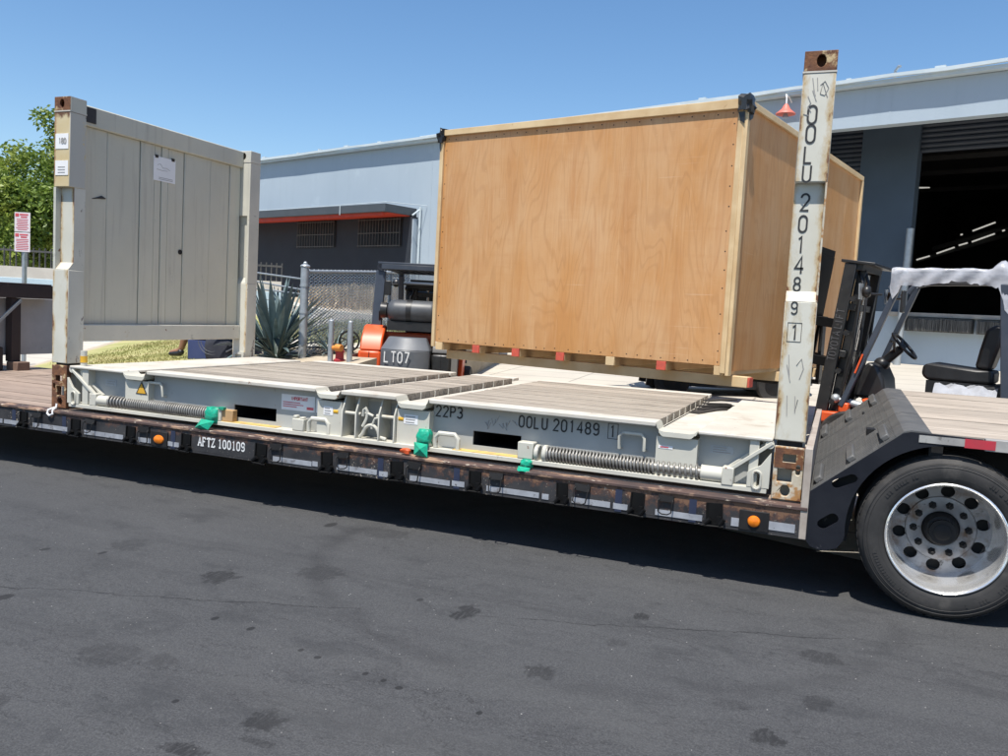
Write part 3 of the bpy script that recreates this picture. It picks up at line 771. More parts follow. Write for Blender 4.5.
# deck planks, one by one
npl = 15; pw = (YF - YN - .12) / npl
pm = MB().box(-2.05, 2.05, -pw / 2 + .004, pw / 2 - .004, -.02, .02).mesh("plank", 'tdeck')
pm2 = MB().box(-2.15, 2.15, -pw / 2 + .004, pw / 2 - .004, -.02, .02).mesh("plank", 'tdeck')
for i in range(npl):
    y = YN + .105 + pw * (i + .5)
    x = X0
    for me, L in ((pm2, 4.3), (pm, 4.1), (pm2, 4.3)):
        place(me, "plank", T, Vector((x + L / 2, y, -.026 + random.uniform(-.003, .003))) - T.location, (0, 0, 0), ((L - .01) / L, 1, 1))
        x += L
# side rail fittings, repeated along the rail
PX = [-3.7, -3.1, -2.5, -1.9, -1.35, -.79, -.21, .38, .97, 1.545, 2.25, 2.83, 3.41, 4.0, 4.60, 5.12, 5.58]
mp = MB()
mp.box(-.044, -.036, -.012, .0, -.15, -.02); mp.box(.036, .044, -.012, .0, -.15, -.02); mp.box(-.036, .036, -.013, .0, -.156, -.146)
mp.box(-.036, .036, -.003, .0, -.145, -.02)
mp.cyl((-.05, -.02, -.15), (-.02, -.02, -.12), .014, None, 8); mp.cyl((.03, -.02, -.15), (.05, -.02, -.115), .014, None, 8)
mp.cyl((-.05, -.024, -.163), (.05, -.024, -.163), .007, None, 6); mp.box(.015, .04, -.03, -.003, -.15, -.10)
me_pocket = mp.mesh("stake_pocket", 'pocketblack')
mh = MB(); mh.tube([(-.045, -.004, -.03), (-.05, -.03, -.05), (-.045, -.03, -.125), (-.02, -.03, -.14), (.02, -.03, -.14), (.045, -.03, -.125), (.05, -.03, -.05), (.045, -.004, -.03)], .0048, 6)
mh.box(-.055, .055, -.016, 0, -.055, -.012)
me_hook = mh.mesh("rope_hook", 'tdark')
me_stripe = MB().box(-.022, .022, -.003, 0, -.16, -.02).mesh("blue_stripe", 'tape_blue')
for i, x in enumerate(PX):
    place(me_pocket, "stake_pocket", T, Vector((x + random.uniform(-.02, .02), YN, -.038 + random.uniform(-.004, .002))) - T.location, (0, random.uniform(-.05, .05), 0), (random.uniform(.85, 1.2), 1, random.uniform(.92, 1.04)))
    if x < 5.2 and not 1.4 < x < 1.7: place(me_hook, "rope_hook", T, Vector((x + .16 + random.uniform(-.02, .02), YN, -.036)) - T.location, (random.uniform(-.2, .1), random.uniform(-.12, .12), 0), (random.uniform(.8, 1.05), 1, random.uniform(.85, 1.05)))
    if i % 3 != 2 and not 2.1 < x < 2.3: place(me_stripe, "blue_stripe", T, Vector((x - .13, YN - .0005, -.03)) - T.location)
for x0, x1 in zip(PX, PX[1:]):
    L = x1 - x0 - .15
    if L < .06 or 1.5 < x0 < 2.17: continue
    a = x0 + .07 + random.uniform(0, .05)
    while a < x1 - .09:
        b = min(x1 - .07, a + random.uniform(.16, .5)); q = random.uniform(-.003, .003)
        if b - a > .04: MB().box(a, b, YN - .004, YN - .001, -.176 + q, -.140 + q).build("reflective_tape", 'tape_white', T)
        a = b + random.uniform(.006, .025)
MB().box(5.68, 5.76, YN - .004, YN - .001, -.178, -.128).build("reflective_tape", 'tape_white', T)
MB().box(5.89, 6.04, YN - .004, YN - .001, -.17, -.12).build("reflective_tape", 'tape_white', T)
for x in (1.28, 5.81):
    h = MB().box(x - .085, x + .085, YN - .012, YN - .001, -.19, -.07).build("lamp_housing", 'tdark', T, bevel=.004)
    m = MB()
    m.lathe([(.0005, -.03), (.02, -.029), (.036, -.022), (.042, -.010), (.042, -.002)], (0, 0, 0), 'y', 20)
    for i, p in enumerate(m.v): m.v[i] = Vector((x + p.x * (1.25 if x < 3 else .9), YN + p.y, -.132 + p.z * .85))
    m.build("marker_lamp", 'amber', h)
lettering("AFTZ 100109", (1.665, YN - .0005, -.135), (1, 0, 0), (0, 0, 1), .062, .43, .19, .27, 'white_ink', T, serif=True, space=.35)
# gooseneck at the far left
m = MB(); m.box(-3.12, -2.96, YN, YF, .865, 1.03); m.box(-3.12, -2.96, YN + .05, YF - .05, 1.03, 1.045)
m.build("gooseneck_beam", 'brownbeam', T, bevel=.01)
for y in (.55, 2.0):
    MB().box(-3.10, -2.99, y - .06, y + .06, (.10 if y > 1 else -.004), .863).build("gooseneck_post", 'brownbeam', T, bevel=.006)
for a, b in ((YN + .03, 1.31), (1.315, 2.68)):
    MB().box(-3.20, -3.13, a, b, .17, .862).build("gooseneck_panel", 'gridpanel', T, bevel=.004)
MB().bar((-2.97, 1.55, .40), (-2.97, 2.04, .84), .03, .03).build("diagonal_brace", 'galv', T)
MB().box(-3.3, -3.02, 1.0, 1.86, -.01, .28).build("winch_housing", 'brownbeam', T, bevel=.02)
MB().box(-9, -3.21, .5, 1.95, .70, .86).build("gooseneck_neck", 'brownbeam', T)
# riser at the rear: side plate with slots and wheel arch, tread ramp, rear deck
XW, ZW = 6.82, -.09
side = [(6.105, .085), (6.105, -.205), (6.13, -.235), (6.20, -.25), (6.27, -.225), (6.30, -.18)]
side += [(XW + .515 * math.cos(R(a)), ZW + .515 * math.sin(R(a))) for a in range(186, 84, -6)]
side += [(6.95, .425), (6.95, .475), (6.60, .482), (6.56, .470)]
m = MB(); m.prism(side, 'y', YN, YN + .025, [slot(6.283, .166, .09, .026, R(27)), slot(6.213, -.075, .065, .030, R(38))])
m.build("riser_side_plate", 'tnavy', T, bevel=.003)
m = MB(); m.prism([(6.12, .05), (6.12, -.2), (6.32, -.2), (6.38, .26)], 'y', .03, .05); m.build("slot_dark_backing", 'tdark', T)  # dark sheet added behind the slots so the openings read as shade
m = MB(); m.prism([(6.105, .085), (6.105, -.2), (6.3, -.2), (6.55, .46)], 'y', YF - .025, YF); m.build("riser_side_plate", 'tblack', T)
MB().box(6.062, 6.103, YN - .006, YF, -.20, .33).build("riser_end_plate", 'dustplate', T, bevel=.003)
tz = lambda y: .0 + .026 * (y - YN)             # the rear frame leans a little
def ramp_pt(t, y, lift=0.0):
    return Vector((6.105 + .465 * t - lift * .65, y, .088 + .392 * t + tz(y) + lift * .76))
for (ya, yb) in ((YN + .004, .78), (.80, 1.66), (1.68, YF - .004)):
    m = MB()
    prof = [(ramp_pt(0, 0, 0), 0)] 
    pts = []
    for y in (ya, yb):
        row = [ramp_pt(0, y, .0), ramp_pt(.92, y, .0), ramp_pt(.99, y, .003), Vector((6.60, y, .490 + tz(y))), Vector((6.70, y, .486 + tz(y)))]
        low = [p + Vector((.012, 0, -.016)) for p in row]
        pts.append(row + low)
    n = 5; vs = pts[0] + pts[1]; fs = []
    for i in range(n - 1):
        fs.append((i, i + 1, 10 + i + 1, 10 + i)); fs.append((5 + i, 15 + i, 15 + i + 1, 5 + i + 1))
        fs.append((i, 5 + i, 5 + i + 1, i + 1)); fs.append((10 + i, 10 + i + 1, 15 + i + 1, 15 + i))
    fs += [(0, 10, 15, 5), (4, 9, 19, 14)]
    m.add(vs, fs)
    pl = m.build("ramp_plate", 'treadplate', T, ang=20)
    m = MB()                                     # fine raised grid of the tread
    for i in range(16):
        t = .04 + i * .058
        m.bar(ramp_pt(t, ya + .01, .001), ramp_pt(t, yb - .01, .001), .007, .0022, (-.65, 0, .76))
    ny = int((yb - ya) / .055)
    for k in range(ny):
        y = ya + .03 + k * .055
        m.bar(ramp_pt(.02, y, .0008), ramp_pt(.90, y, .0008), .006, .0016, (-.65, 0, .76))
    m.build("tread_pattern", 'treadplate', pl, kind='stuff')
for (ya, yb) in ((.02, .46), (1.86, 2.36)):
    for t in (.10, .46, .82):
        m = MB(); a, b = ramp_pt(t, ya, .014), ramp_pt(t, yb, .014)
        m.bar(a, b, .05, .034, (-.65, 0, .76)); m.build("ramp_cleat", 'treadplate', T, bevel=.008)
MB().box(6.96, 9.6, YN - .002, YN + .06, .416, .480).build("rear_side_rail", 'silver', T, bevel=.003)
MB().box(6.64, 6.862, YN - .004, YN - .001, .430, .470).build("reflective_tape", 'silver', T)
MB().box(6.862, 7.008, YN - .0065, YN - .003, .424, .473).build("red_reflector", 'tape_red', T)
for x in (7.3, 7.9):
    MB().box(x, x + .15, YN - .0065, YN - .003, .424, .473).build("red_reflector", 'tape_red', T)
npr = 11; pw2 = (YF - YN - .05) / npr
pm3 = MB().box(-1.5, 1.5, -pw2 / 2 + .004, pw2 / 2 - .004, -.02, .02).mesh("plank", 'tdeck2')
for i in range(npr):
    y = YN + .052 + pw2 * (i + .5)
    place(pm3, "plank", T, Vector((8.08, y, .460 + tz(y) + random.uniform(-.004, .004))) - T.location, (R(1.49), 0, 0))
m = MB()
for y in (.62, 1.72): m.box(6.4, 9.6, y, y + .12, .05, .40)
for x in (6.7, 7.3, 7.9, 8.5): m.box(x, x + .07, YN + .07, YF - .05, .33, .42)
m.cyl((XW, .1, ZW), (XW, YF - .1, ZW), .07, None, 14); m.cyl((8.05, .1, ZW), (8.05, YF - .1, ZW), .07, None, 14)
m.build("rear_frame", 'tdark', T)
# wheel: dual tyres, deep-dish rim
rnd_w = random.Random(8)
def make_wheel(x, z, y0, sgn, outer=True):
    k = lambda prof: [(r, y0 + sgn * h) for r, h in prof]
    o = (x, 0, z)
    m = MB()
    m.lathe(k([(.308, .012), (.318, .002), (.345, -.004), (.375, -.008), (.405, -.004), (.428, .008), (.444, .028), (.452, .05), (.455, .07), (.455, .095), (.449, .098), (.449, .108), (.456, .111), (.456, .15), (.449, .153), (.449, .163), (.455, .166), (.452, .20), (.43, .235), (.37, .25), (.308, .24)]), o, 'y', 72)
    w = m.build("tyre", 'rubber', T, ang=50)
    m = MB()
    for rr in (.340, .398, .418):
        m.lathe(k([(rr - .002, -.006 if rr > .35 else .0), (rr, -.0078 if rr > .35 else -.0035), (rr + .002, -.006 if rr > .34 else .0)]), o, 'y', 72)
    for q in range(60):                          # shoulder blocks
        a = 2 * PI * q / 60
        m.obox((x + math.cos(a) * .449, y0 + sgn * .038, z + math.sin(a) * .449), (math.cos(a) * .0015, 0, math.sin(a) * .0015), (-math.sin(a) * .015, 0, math.cos(a) * .015), (0, .012, 0))
    for g0, g1, nn in ((20, 62, 17), (118, 150, 12), (200, 246, 18), (290, 330, 14)):
        for q in range(nn):
            if rnd_w.random() < .15: continue
            a = R(g0 + (g1 - g0) * q / nn); rr = .372; hw = rnd_w.uniform(.003, .007)
            m.obox((x + math.cos(a) * rr, y0 - sgn * .0085, z + math.sin(a) * rr), (math.cos(a) * .010, 0, math.sin(a) * .010), (-math.sin(a) * hw, 0, math.cos(a) * hw), (0, .0012, 0))
    m.build("sidewall_rib", 'rubber', w)
    if not outer: return
    m = MB(); m.lathe(k([(.300, .010), (.306, .004), (.309, -.002), (.303, -.006), (.296, .0), (.286, .03), (.279, .12), (.272, .26), (.262, .288)]), o, 'y', 72)
    rim = m.build("rim", 'alu', w, ang=45)
    m = MB()
    holes = [ell(x + .218 * math.cos(t), z + .218 * math.sin(t),   .037, .034, 16) for t in [2 * PI * (i + .35) / 10 for i in range(10)]]
    m.prism(ell(x, z, .266, .266, 60), 'y', y0 + sgn * .285, y0 + sgn * .297, holes + [ell(x, z, .10, .10, 30)])
    m.lathe(k([(.188, .286), (.182, .275), (.172, .273), (.112, .271), (.100, .275), (.100, .285)]), o, 'y', 60)
    m.build("disc", 'aludull', rim, ang=35)
    m = MB()
    for i in range(10):
        t = 2 * PI * (i + .1) / 10
        cx, cz = x + .142 * math.cos(t), z + .142 * math.sin(t)
        m = MB(); m.cyl((cx, y0 + sgn * .272, cz), (cx, y0 + sgn * .245, cz), .022, .018, 6)
        m.cyl((cx, y0 + sgn * .246, cz), (cx, y0 + sgn * .225, cz), .012, .010, 8)
        m.build("wheel_nut", 'tdark', rim)
    m = MB(); m.lathe(k([(.0005, .165), (.035, .165), (.046, .17), (.05, .185), (.064, .188), (.068, .205), (.082, .212), (.088, .23), (.098, .30)]), o, 'y', 40)
    m.build("hub", 'tdark', rim, ang=30)
    m = MB(); m.lathe(k([(.25, .33), (.05, .33), (.05, .36), (.25, .36)]), o, 'y', 40)
    m.build("brake_drum", 'tdark', rim)
make_wheel(XW, ZW, -.072, 1)
make_wheel(XW, ZW, .22, 1, False)
make_wheel(XW, ZW, YF - .01, -1)
make_wheel(8.06, ZW, -.072, 1)
make_wheel(8.06, ZW, YF - .01, -1)
MB().box(-3.07, -2.88, 1.93, 2.10, -.013, .10).build("chock_block", 'block', label="short brown wooden block on the deck under the gooseneck post", cat="block", bevel=.008)

# ================================================================== FLAT RACK CONTAINER
K = root("flat_rack_container", "cream flat rack container with upright end walls standing on the black trailer", "container", (3.03, 1.22, 0.0))
LN, WY = 6.058, 2.438
YW = .09                                                   # recessed web
DK = .388
ND1, ND2, ND3, ND4 = (.80, 1.045), (2.665, 2.875), (3.335, 3.59), (5.18, 5.435)
# side webs with the fork pockets cut out
P1, P2 = (1.8555, 2.255), (3.90, 4.255)
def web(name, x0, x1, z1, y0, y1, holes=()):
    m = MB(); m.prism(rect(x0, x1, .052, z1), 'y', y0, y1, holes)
    return m.build(name, 'webshade', K)
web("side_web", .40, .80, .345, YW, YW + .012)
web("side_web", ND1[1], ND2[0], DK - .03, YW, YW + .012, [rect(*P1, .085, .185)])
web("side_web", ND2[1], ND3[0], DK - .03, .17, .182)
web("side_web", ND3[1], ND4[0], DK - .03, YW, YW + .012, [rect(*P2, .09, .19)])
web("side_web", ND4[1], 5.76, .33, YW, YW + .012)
for a, b in (ND1, ND2, ND3, ND4): 
    m = MB(); m.box(a, b, .028, .17, .052, .298); m.build("web_cover_plate", 'cream', K)
m = MB(); m.box(.30, 5.80, WY - .10, WY - .088, .05, .33); m.build("side_web", 'cream', K)
for a, b in (P1, P2):                                       # fork pockets: dark tunnels through the base
    m = MB()
    for x in (a - .008, b): m.box(x, x + .008, YW + .012, WY - .10, .083, .193)
    m.box(a, b, YW + .012, WY - .10, .186, .193); m.box(a, b, YW + .012, WY - .10, .076, .083)
    pk = m.build("fork_pocket", 'tdark', K)
    MB().box(a - .12, b + .05, .012, YW + .25, .0525, .0565).build("pocket_floor", 'yellowplate', pk)
    MB().box(a + .005, a + .015, YW - .02, YW - .002, .09, .18)
m = MB(); m.box(.20, 5.86, .0, WY, .022, .052); m.build("bottom_plate", 'cream', K, bevel=.003)
# top flanges: flush deck edge, dipping into the rounded notches
def flange(x0, x1, z, y1=.155, th=.032):
    m = MB(); m.box(x0, x1, 0.0, y1, z - th, z)
    return m.build("deck_edge", 'cream_top', K, bevel=.007)
flange(.205, .80, .370, 2.43, .022); flange(ND1[1] + .002, ND2[0] - .002, DK); flange(ND2[1] + .002, ND3[0] - .002, DK); flange(ND3[1] + .002, ND4[0] - .002, DK); flange(ND4[1] + .002, 5.875, .357, 2.43, .022)
for (a, b), z in ((ND1, .337), (ND2, .348), (ND3, .338), (ND4, .332)):
    zl, zr = (.370 if a < 1 else DK), (.357 if a > 5 else DK)
    # lip: a rolled plate that drops from the deck edge and runs along the notch
    prof = [(a - .002, zl - .004), (a + .004, z + .022), (a + .018, z + .006), (a + .045, z), (b - .045, z), (b - .018, z + .006), (b - .004, z + .022), (b + .002, zr - .004)]
    lo = [(x + (.014 if i < 3 else (-.014 if i > 4 else 0)), q - .030) for i, (x, q) in enumerate(prof)]
    m = MB()
    n = len(prof); vs = []
    for y in (-.004, .16):
        vs += [(x, y, q) for x, q in prof] + [(x, y, q) for x, q in lo]
    fs = []
    for i in range(n - 1):
        fs += [(i, i + 1, n + i + 1, n + i), (2 * n + i, 3 * n + i, 3 * n + i + 1, 2 * n + i + 1), (i, 2 * n + i, 2 * n + i + 1, i + 1), (n + i, n + i + 1, 3 * n + i + 1, 3 * n + i)]
    fs += [(0, n, 3 * n, 2 * n), (n - 1, 3 * n - 1, 4 * n - 1, 2 * n - 1)]
    m.add(vs, fs); m.build("notch_lip", 'cream', K, ang=50)
    MB().box(a + .005, b - .005, .161, 2.43, z - .03, z - .002).build("notch_floor", 'cream_top', K)
# far edge flanges and cream ribs
for a, b in ((ND1[1], ND2[0]), (ND2[1], ND3[0]), (ND3[1], ND4[0])):
    MB().box(a + .002, b - .002, 2.29, 2.43, DK - .03, DK).build("deck_edge", 'cream_top', K, bevel=.005)
    n = 9; w = (2.285 - .160) / n
    w3 = (w - .012) / 3
    me = MB().box(-(b - a) / 2 + .012, (b - a) / 2 - .012, -w3 / 2 + .003, w3 / 2 - .003, -.024, .024).mesh("plank", 'deck')
    m = MB()
    for i in range(n):
        y = .160 + w * (i + .5)
        for q in (-1, 0, 1): place(me, "plank", K, Vector(((a + b) / 2, y + q * w3, DK - .026 + random.uniform(-.0018, .0012))) - K.location)
        if i: m.box(a + .006, b - .006, .160 + w * i - .005, .160 + w * i + .005, DK - .06, DK - .008)
    m.box(a + .004, b - .004, .16, 2.285, DK - .075, DK - .055)
    m.build("floor_rib", 'cream_top', K)
# end plates at both ends and corner pieces of the base
for x0, x1 in ((.21, .404), (5.742, 5.87)):
    MB().box(x0, x1, .17, 2.40, .06, .345 if x0 < 1 else .33).build("end_plate", 'cream_top', K, bevel=.006)
for x0, x1 in ((.335, .402), (5.745, 5.80)):
    MB().box(x0, x1, .015, .165, .053, .347 if x0 < 1 else .334).build("end_stiffener", 'cream', K, bevel=.004)
# centre bracket: gussets, pins, hooks
for x in (2.895, 3.01, 3.20, 3.325):
    m = MB(); m.prism([(.0, .053), (.169, .053), (.169, .354), (.055, .354), (.0, .24)], 'x', x - .006, x + .006)
    m.build("gusset", 'cream', K, bevel=.002)
for x0, x1, c in ((2.83, 3.03, 2.825), (3.16, 3.36, 3.365)):
    p = MB().cyl((x0, .045, .225), (x1, .045, .225), .013).build("lock_pin", 'cream', K)
    MB().cyl((c - .02, .045, .225), (c + .02, .045, .225), .022).build("pin_cap", 'yellow', p)
m = MB(); m.tube([(3.055, .03, .215), (3.06, .028, .26), (3.075, .028, .275), (3.09, .03, .25), (3.085, .03, .2), (3.06, .02, .14)], .012, 8); m.tube([(3.075, .03, .24), (3.10, .03, .235), (3.14, .03, .222)], .011, 8); m.build("locking_handle", 'cream', K)
m = MB(); m.tube([(3.19, .03, .215), (3.155, .03, .205), (3.14, .03, .17), (3.13, .03, .13)], .010, 8); m.build("locking_handle", 'cream', K)
m = MB(); m.tube([(3.03, .03, .06), (3.05, .03, .08)] + [(3.125 + .065 * math.cos(R(a)), .03, .085 + .07 * math.sin(R(a))) for a in range(170, 0, -20)] + [(3.20, .03, .075), (3.25, .03, .065)], .013, 8); m.build("lashing_hook", 'cream', K)
# lashing rings, blocks and bent handles
for x in (2.68, 3.73):
    m = MB(); m.tube([(x - .085, .03, .055), (x - .085, .03, .125), (x - .06, .03, .155), (x + .06, .03, .155), (x + .085, .03, .125), (x + .085, .03, .055)], .017, 8); m.build("lashing_ring", 'cream', K)
for x in (2.515, 3.56):
    m = MB(); m.box(x - .05, x + .05, .0, .06, .054, .145); m.box(x - .045, x - .015, .005, .05, .145, .168); m.box(x + .01, x + .045, .005, .05, .145, .158)
    m.build("latch_block", 'cream', K, bevel=.006)
for x in (1.09, 5.02):
    m = MB(); m.tube([(x - .08, YW, .19), (x - .08, .055, .19), (x - .08, .045, .27), (x - .06, .045, .292), (x + .06, .045, .292), (x + .08, .045, .27), (x + .08, .055, .19), (x + .08, YW, .19)], .011, 8); m.build("hand_grip", 'cream', K)
# fold springs along the base
def spring(x0, x1, coarse, zc=.098, yc=.045):
    m = MB(); m.cyl((x0, yc, zc), (x1, yc, zc), .030, None, 12); rod = m.build("spring_rod", 'spring', K)
    pts = []; x = x0; a = 0.0
    while x < x1:
        in_c = coarse[0] <= x <= coarse[1]
        pts.append((x, yc + .046 * math.cos(a), zc + .046 * math.sin(a)))
        a += 2 * PI / 12; x += (.034 if in_c else .0225) / 12
    m = MB(); m.tube(pts, .0082, 5); m.build("coil", 'spring', rod, ang=80)
    return rod
spring(.62, 1.66, (.62, .83))
spring(4.46, 5.47, (5.16, 5.47))
for x0, x1, r in ((.50, .625, .044), (1.655, 1.70, .052), (4.38, 4.41, .055), (4.435, 4.465, .058), (5.465, 5.60, .048)):
    m = MB(); m.lathe([(.001, x0), (r - .006, x0), (r, x0 + .006), (r, x1 - .006), (r - .006, x1), (.001, x1)], (0, .045, .098), 'x', 24); m.build("spring_collar", 'cream', K, ang=30)
m = MB(); m.box(.43, .505, .0, .085, .052, .155); m.build("spring_seat", 'cream', K, bevel=.006)
m = MB(); m.box(5.595, 5.665, -.005, .085, .045, .155); m.build("spring_seat", 'cream', K, bevel=.006)
m = MB(); m.box(4.265, 4.375, .0, .085, .054, .165); m.build("spring_seat", 'cream', K, bevel=.006)
m = MB(); m.box(1.70, 1.80, .005, .085, .054, .15); m.build("spring_seat", 'cream', K, bevel=.006)
m = MB(); m.box(1.80, 1.90, .02, .075, .057, .145); m.build("wood_chock", 'cardboard', K, bevel=.004)
# folding arms and slotted corner brackets
for y, dx in ((.02, 0), (.075, .02)):
    MB().bar((.49 + dx, y, .135), (.225 + dx, y, .335), .022, .034, (0, 1, 0)).build("fold_arm", 'cream', K, bevel=.003)
    MB().bar((5.62 - dx, y, .125), (5.875 - dx, y, .330), .022, .036, (0, 1, 0)).build("fold_arm", 'cream', K, bevel=.003)
    MB().cyl((.222 + dx, y - .012, .338), (.222 + dx, y + .012, .338), .028).build("arm_eye", 'cream', K)
    MB().cyl((5.86 - dx, y - .012, .318), (5.86 - dx, y + .012, .318), .026).build("arm_eye", 'cream', K)
m = MB(); m.cyl((.30, .06, .24), (.30, .06, .50), .026); p = m.build("hinge_pin", 'cream', K)
MB().cyl((.30, .06, .40), (.30, .06, .455), .0285).build("pin_band", 'yellow', p)
for sx in (0, 1):
    fx = lambda x: LN - x if sx else x
    m = MB(); m.prism([(fx(.185), .053), (fx(.315), .053), (fx(.315), .14), (fx(.30), .155), (fx(.24), .19), (fx(.20), .25), (fx(.185), .27)], 'y', -.002, .02, [slot(fx(.258), .10, .05, .016, PI / 2)])
    m.build("corner_bracket", 'cream', K, bevel=.002)
    m = MB(); m.tube([(fx(.258) + a, -.006, .10 + b) for a, b in slot(0, 0, .06, .024, PI / 2)[::1]], .007, 6, closed=True); m.build("slot_rim", 'cream', K)
    # hinge casting with its openings
    L = lambda a, b, c, d: rect(min(fx(a), fx(b)), max(fx(a), fx(b)), c, d)
    holes = [L(.045, .12, .225, .275), ell(fx(.095), .055, .028, .036, 14), L(.062, .145, .105, .185), slot(fx(.030), .180, .028, .013, PI / 2)]
    m = MB(); m.prism(L(.002, .170, .0, (.318 if sx else .365)), 'y', .0, .05, holes)
    c = m.build("hinge_casting", 'rustcream' if sx else 'rust', K, bevel=.004)
    if sx:
        MB().box(5.905, 6.045, -.002, -.0005, .20, .305)
        m = MB(); m.prism(L(.004, .166, .19, .308), 'y', -.003, -.0003, [L(.045, .12, .225, .275), slot(fx(.030), .2, .01, .013, PI / 2)]); m.build("rust_patch", 'rust', c)
    MB().box(min(fx(.006), fx(.168)), max(fx(.006), fx(.168)), .10, .17, .002, .34).build("casting_back", 'cream', K)
    MB().box(min(fx(.02), fx(.16)), max(fx(.02), fx(.16)), .03, .155, .30, .40).build("hinge_block", 'tdark', K)
    MB().box(min(fx(.065), fx(.150)), max(fx(.065), fx(.150)), .004, .09, .088, .104).build("casting_ledge", 'cream_top', K)

# end walls
def end_wall(parent, mirror, yellow_top):
    """built at the left end; mirrored for the right end, which is swung in a little"""
    W = []
    th = R(2.4)
    def fx(p):
        x, y, z = p
        if not mirror: return Vector((x, y, z))
        q = Vector((-x, y, z))
        return Vector((LN + q.x * math.cos(th) - q.y * math.sin(th), -q.x * math.sin(th) * 0 + q.y, z)) 
    def B(m, name, mat, par=parent, bevel=0.0, **k):
        for i, p in enumerate(m.v): m.v[i] = fx(p)
        return m.build(name, mat, par, bevel=bevel, **k)
    pm = 'post'
    # near post: thick foot, recessed middle, thick head
    m = MB(); m.box(.0, .178, .0, .162, (.352 if mirror else .382), 1.17); foot = B(m, "corner_post", pm, bevel=.006)
    m = MB(); m.prism([(.0, 1.171), (.162, 1.171), (.162, 1.855), (.052, 1.855), (.052, 1.232)], 'x', (.0105 if mirror else .0265), .176); B(m, "post_recess", 'post', foot)
    m = MB(); m.box(.0, (.010 if mirror else .026), .001, .162, 1.171, 1.855); B(m, "post_rib", 'rustcream' if mirror else 'cream', foot)
    m = MB(); m.box(.0, .178, .0, .162, 1.8551, 2.468); B(m, "post_head", 'posty' if yellow_top else pm, foot, bevel=.006)
    # far post
    m = MB(); m.box(.0, .178, 2.276, 2.438, .302, 1.17); far = B(m, "corner_post", pm, bevel=.006)
    m = MB(); m.box(.0, .150, 2.318, 2.438, 1.171, 2.466); m.box(.150, .178, 2.277, 2.438, 1.171, 2.466); B(m, "post_recess", 'cream', far)
    m = MB(); m.prism([(2.277, 1.171), (2.318, 1.171), (2.318, 1.232)], 'x', .001, .149); B(m, "post_step", 'cream', far)
    m = MB(); m.box(.0, .149, 2.277, 2.318, 1.90, 2.466); B(m, "post_head", 'cream', far)
    # corner fittings on top with oval openings
    for y0, y1, front in ((.0, .162, True), (2.276, 2.438, False)):
        m = MB(); m.prism(rect(-.0, .178, 2.478, 2.591), 'y', y0, y0 + .022, [ell(.085, 2.535, .026, .036, 16)])
        for a, b in ((-.0, .020), (.158, .178)): m.box(a, b, y0 + .022, y1, 2.478, 2.591)
        m.box(.020, .158, y1 - .02, y1, 2.478, 2.591) if not front else None
        m.box(.020, .158, y0 + .022, y1 - (.0 if front else .02), 2.478, 2.492); m.box(.020, .158, y0 + .022, y1 - (.0 if front else .02), 2.577, 2.591)
        if mirror and front: m.box(.021, .157, y0 + .06, y0 + .10, 2.493, 2.576)
        B(m, "corner_fitting", 'rust' if front else 'cream', bevel=.003)
        if front and not mirror: 
            m = MB(); m.box(.1785, .181, .004, .160, 2.470, 2.588); B(m, "fitting_cheek", 'panel')
        m = MB(); m.box(-.002, .182, y0 - .003, y1 + .003, 2.468, 2.478); B(m, "fitting_plate", 'cream_top')
    # top beam, bottom rail, folded steel panel with its joints
    m = MB(); m.box(.012, .085, .163, 2.275, 2.41, 2.582); B(m, "top_beam", 'panel', bevel=.01)
    m = MB(); m.box(.012, .098, .163, 2.275, .562, .713); B(m, "bottom_beam", 'cream', bevel=.01)
    seams = [.163, .498, .876, 1.052, 1.138, 1.224, 1.435, 1.808, 2.10, 2.275]
    for a, b in zip(seams, seams[1:]):
        m = MB(); m.box(.020, .053 - (.006 if seams.index(a) % 2 else 0), a + .004, b - .004, .714, 2.409)
        B(m, "panel", 'panel', bevel=.004)
    m = MB(); m.box(.013, .019, .163, 2.316, .714, 2.409); B(m, "panel_back", 'tdark')
    # hinge foot of the far post: a small open frame
    m = MB(); m.prism([(.03, .300), (.176, .300), (.176, .42), (.03, .42)], 'y', 2.25, 2.274, [rect(.06, .146, .325, .395)]); B(m, "hinge_foot", 'cream')
    m = MB(); m.cyl((.2, 2.30, .30), (.2, 2.30, .345), .022); B(m, "hinge_band", 'yellow')
end_wall(K, False, True)
end_wall(K, True, False)
# marks on the left wall and post
MB().box(.02, .165, -.0035, -.0008, 2.165, 2.29).build("post_label", 'white', K)
MB().box(.02, .165, -.0035, -.0008, 1.95, 2.07).build("post_label", 'white', K)
lettering("180", (.06, -.004, 2.21), (1, 0, 0), (0, 0, 1), .042, .5, .2, .2, 'faint_ink', K)
m = MB()
for i in range(3): m.box(.05, .13, -.0052, -.0038, 1.97 + i * .022, 1.976 + i * .022)
m.build("small_print", 'faint_ink', K)
m = MB(); m.cyl((.050, 1.402, 1.433), (.058, 1.402, 1.433), .024); m.build("drain_hole", 'tdark', K)
m = MB(); m.tube([(.0545, .34, 1.806), (.0545, .40, 1.821), (.0545, .44, 1.831), (.0545, .48, 1.826)], [.003, .008, .016, .006], 6); m.build("scuff_mark", 'black_ink', K)
MB().box(.0855, .091, .20, .34, 2.44, 2.566).build("black_patch", 'black_ink', K)
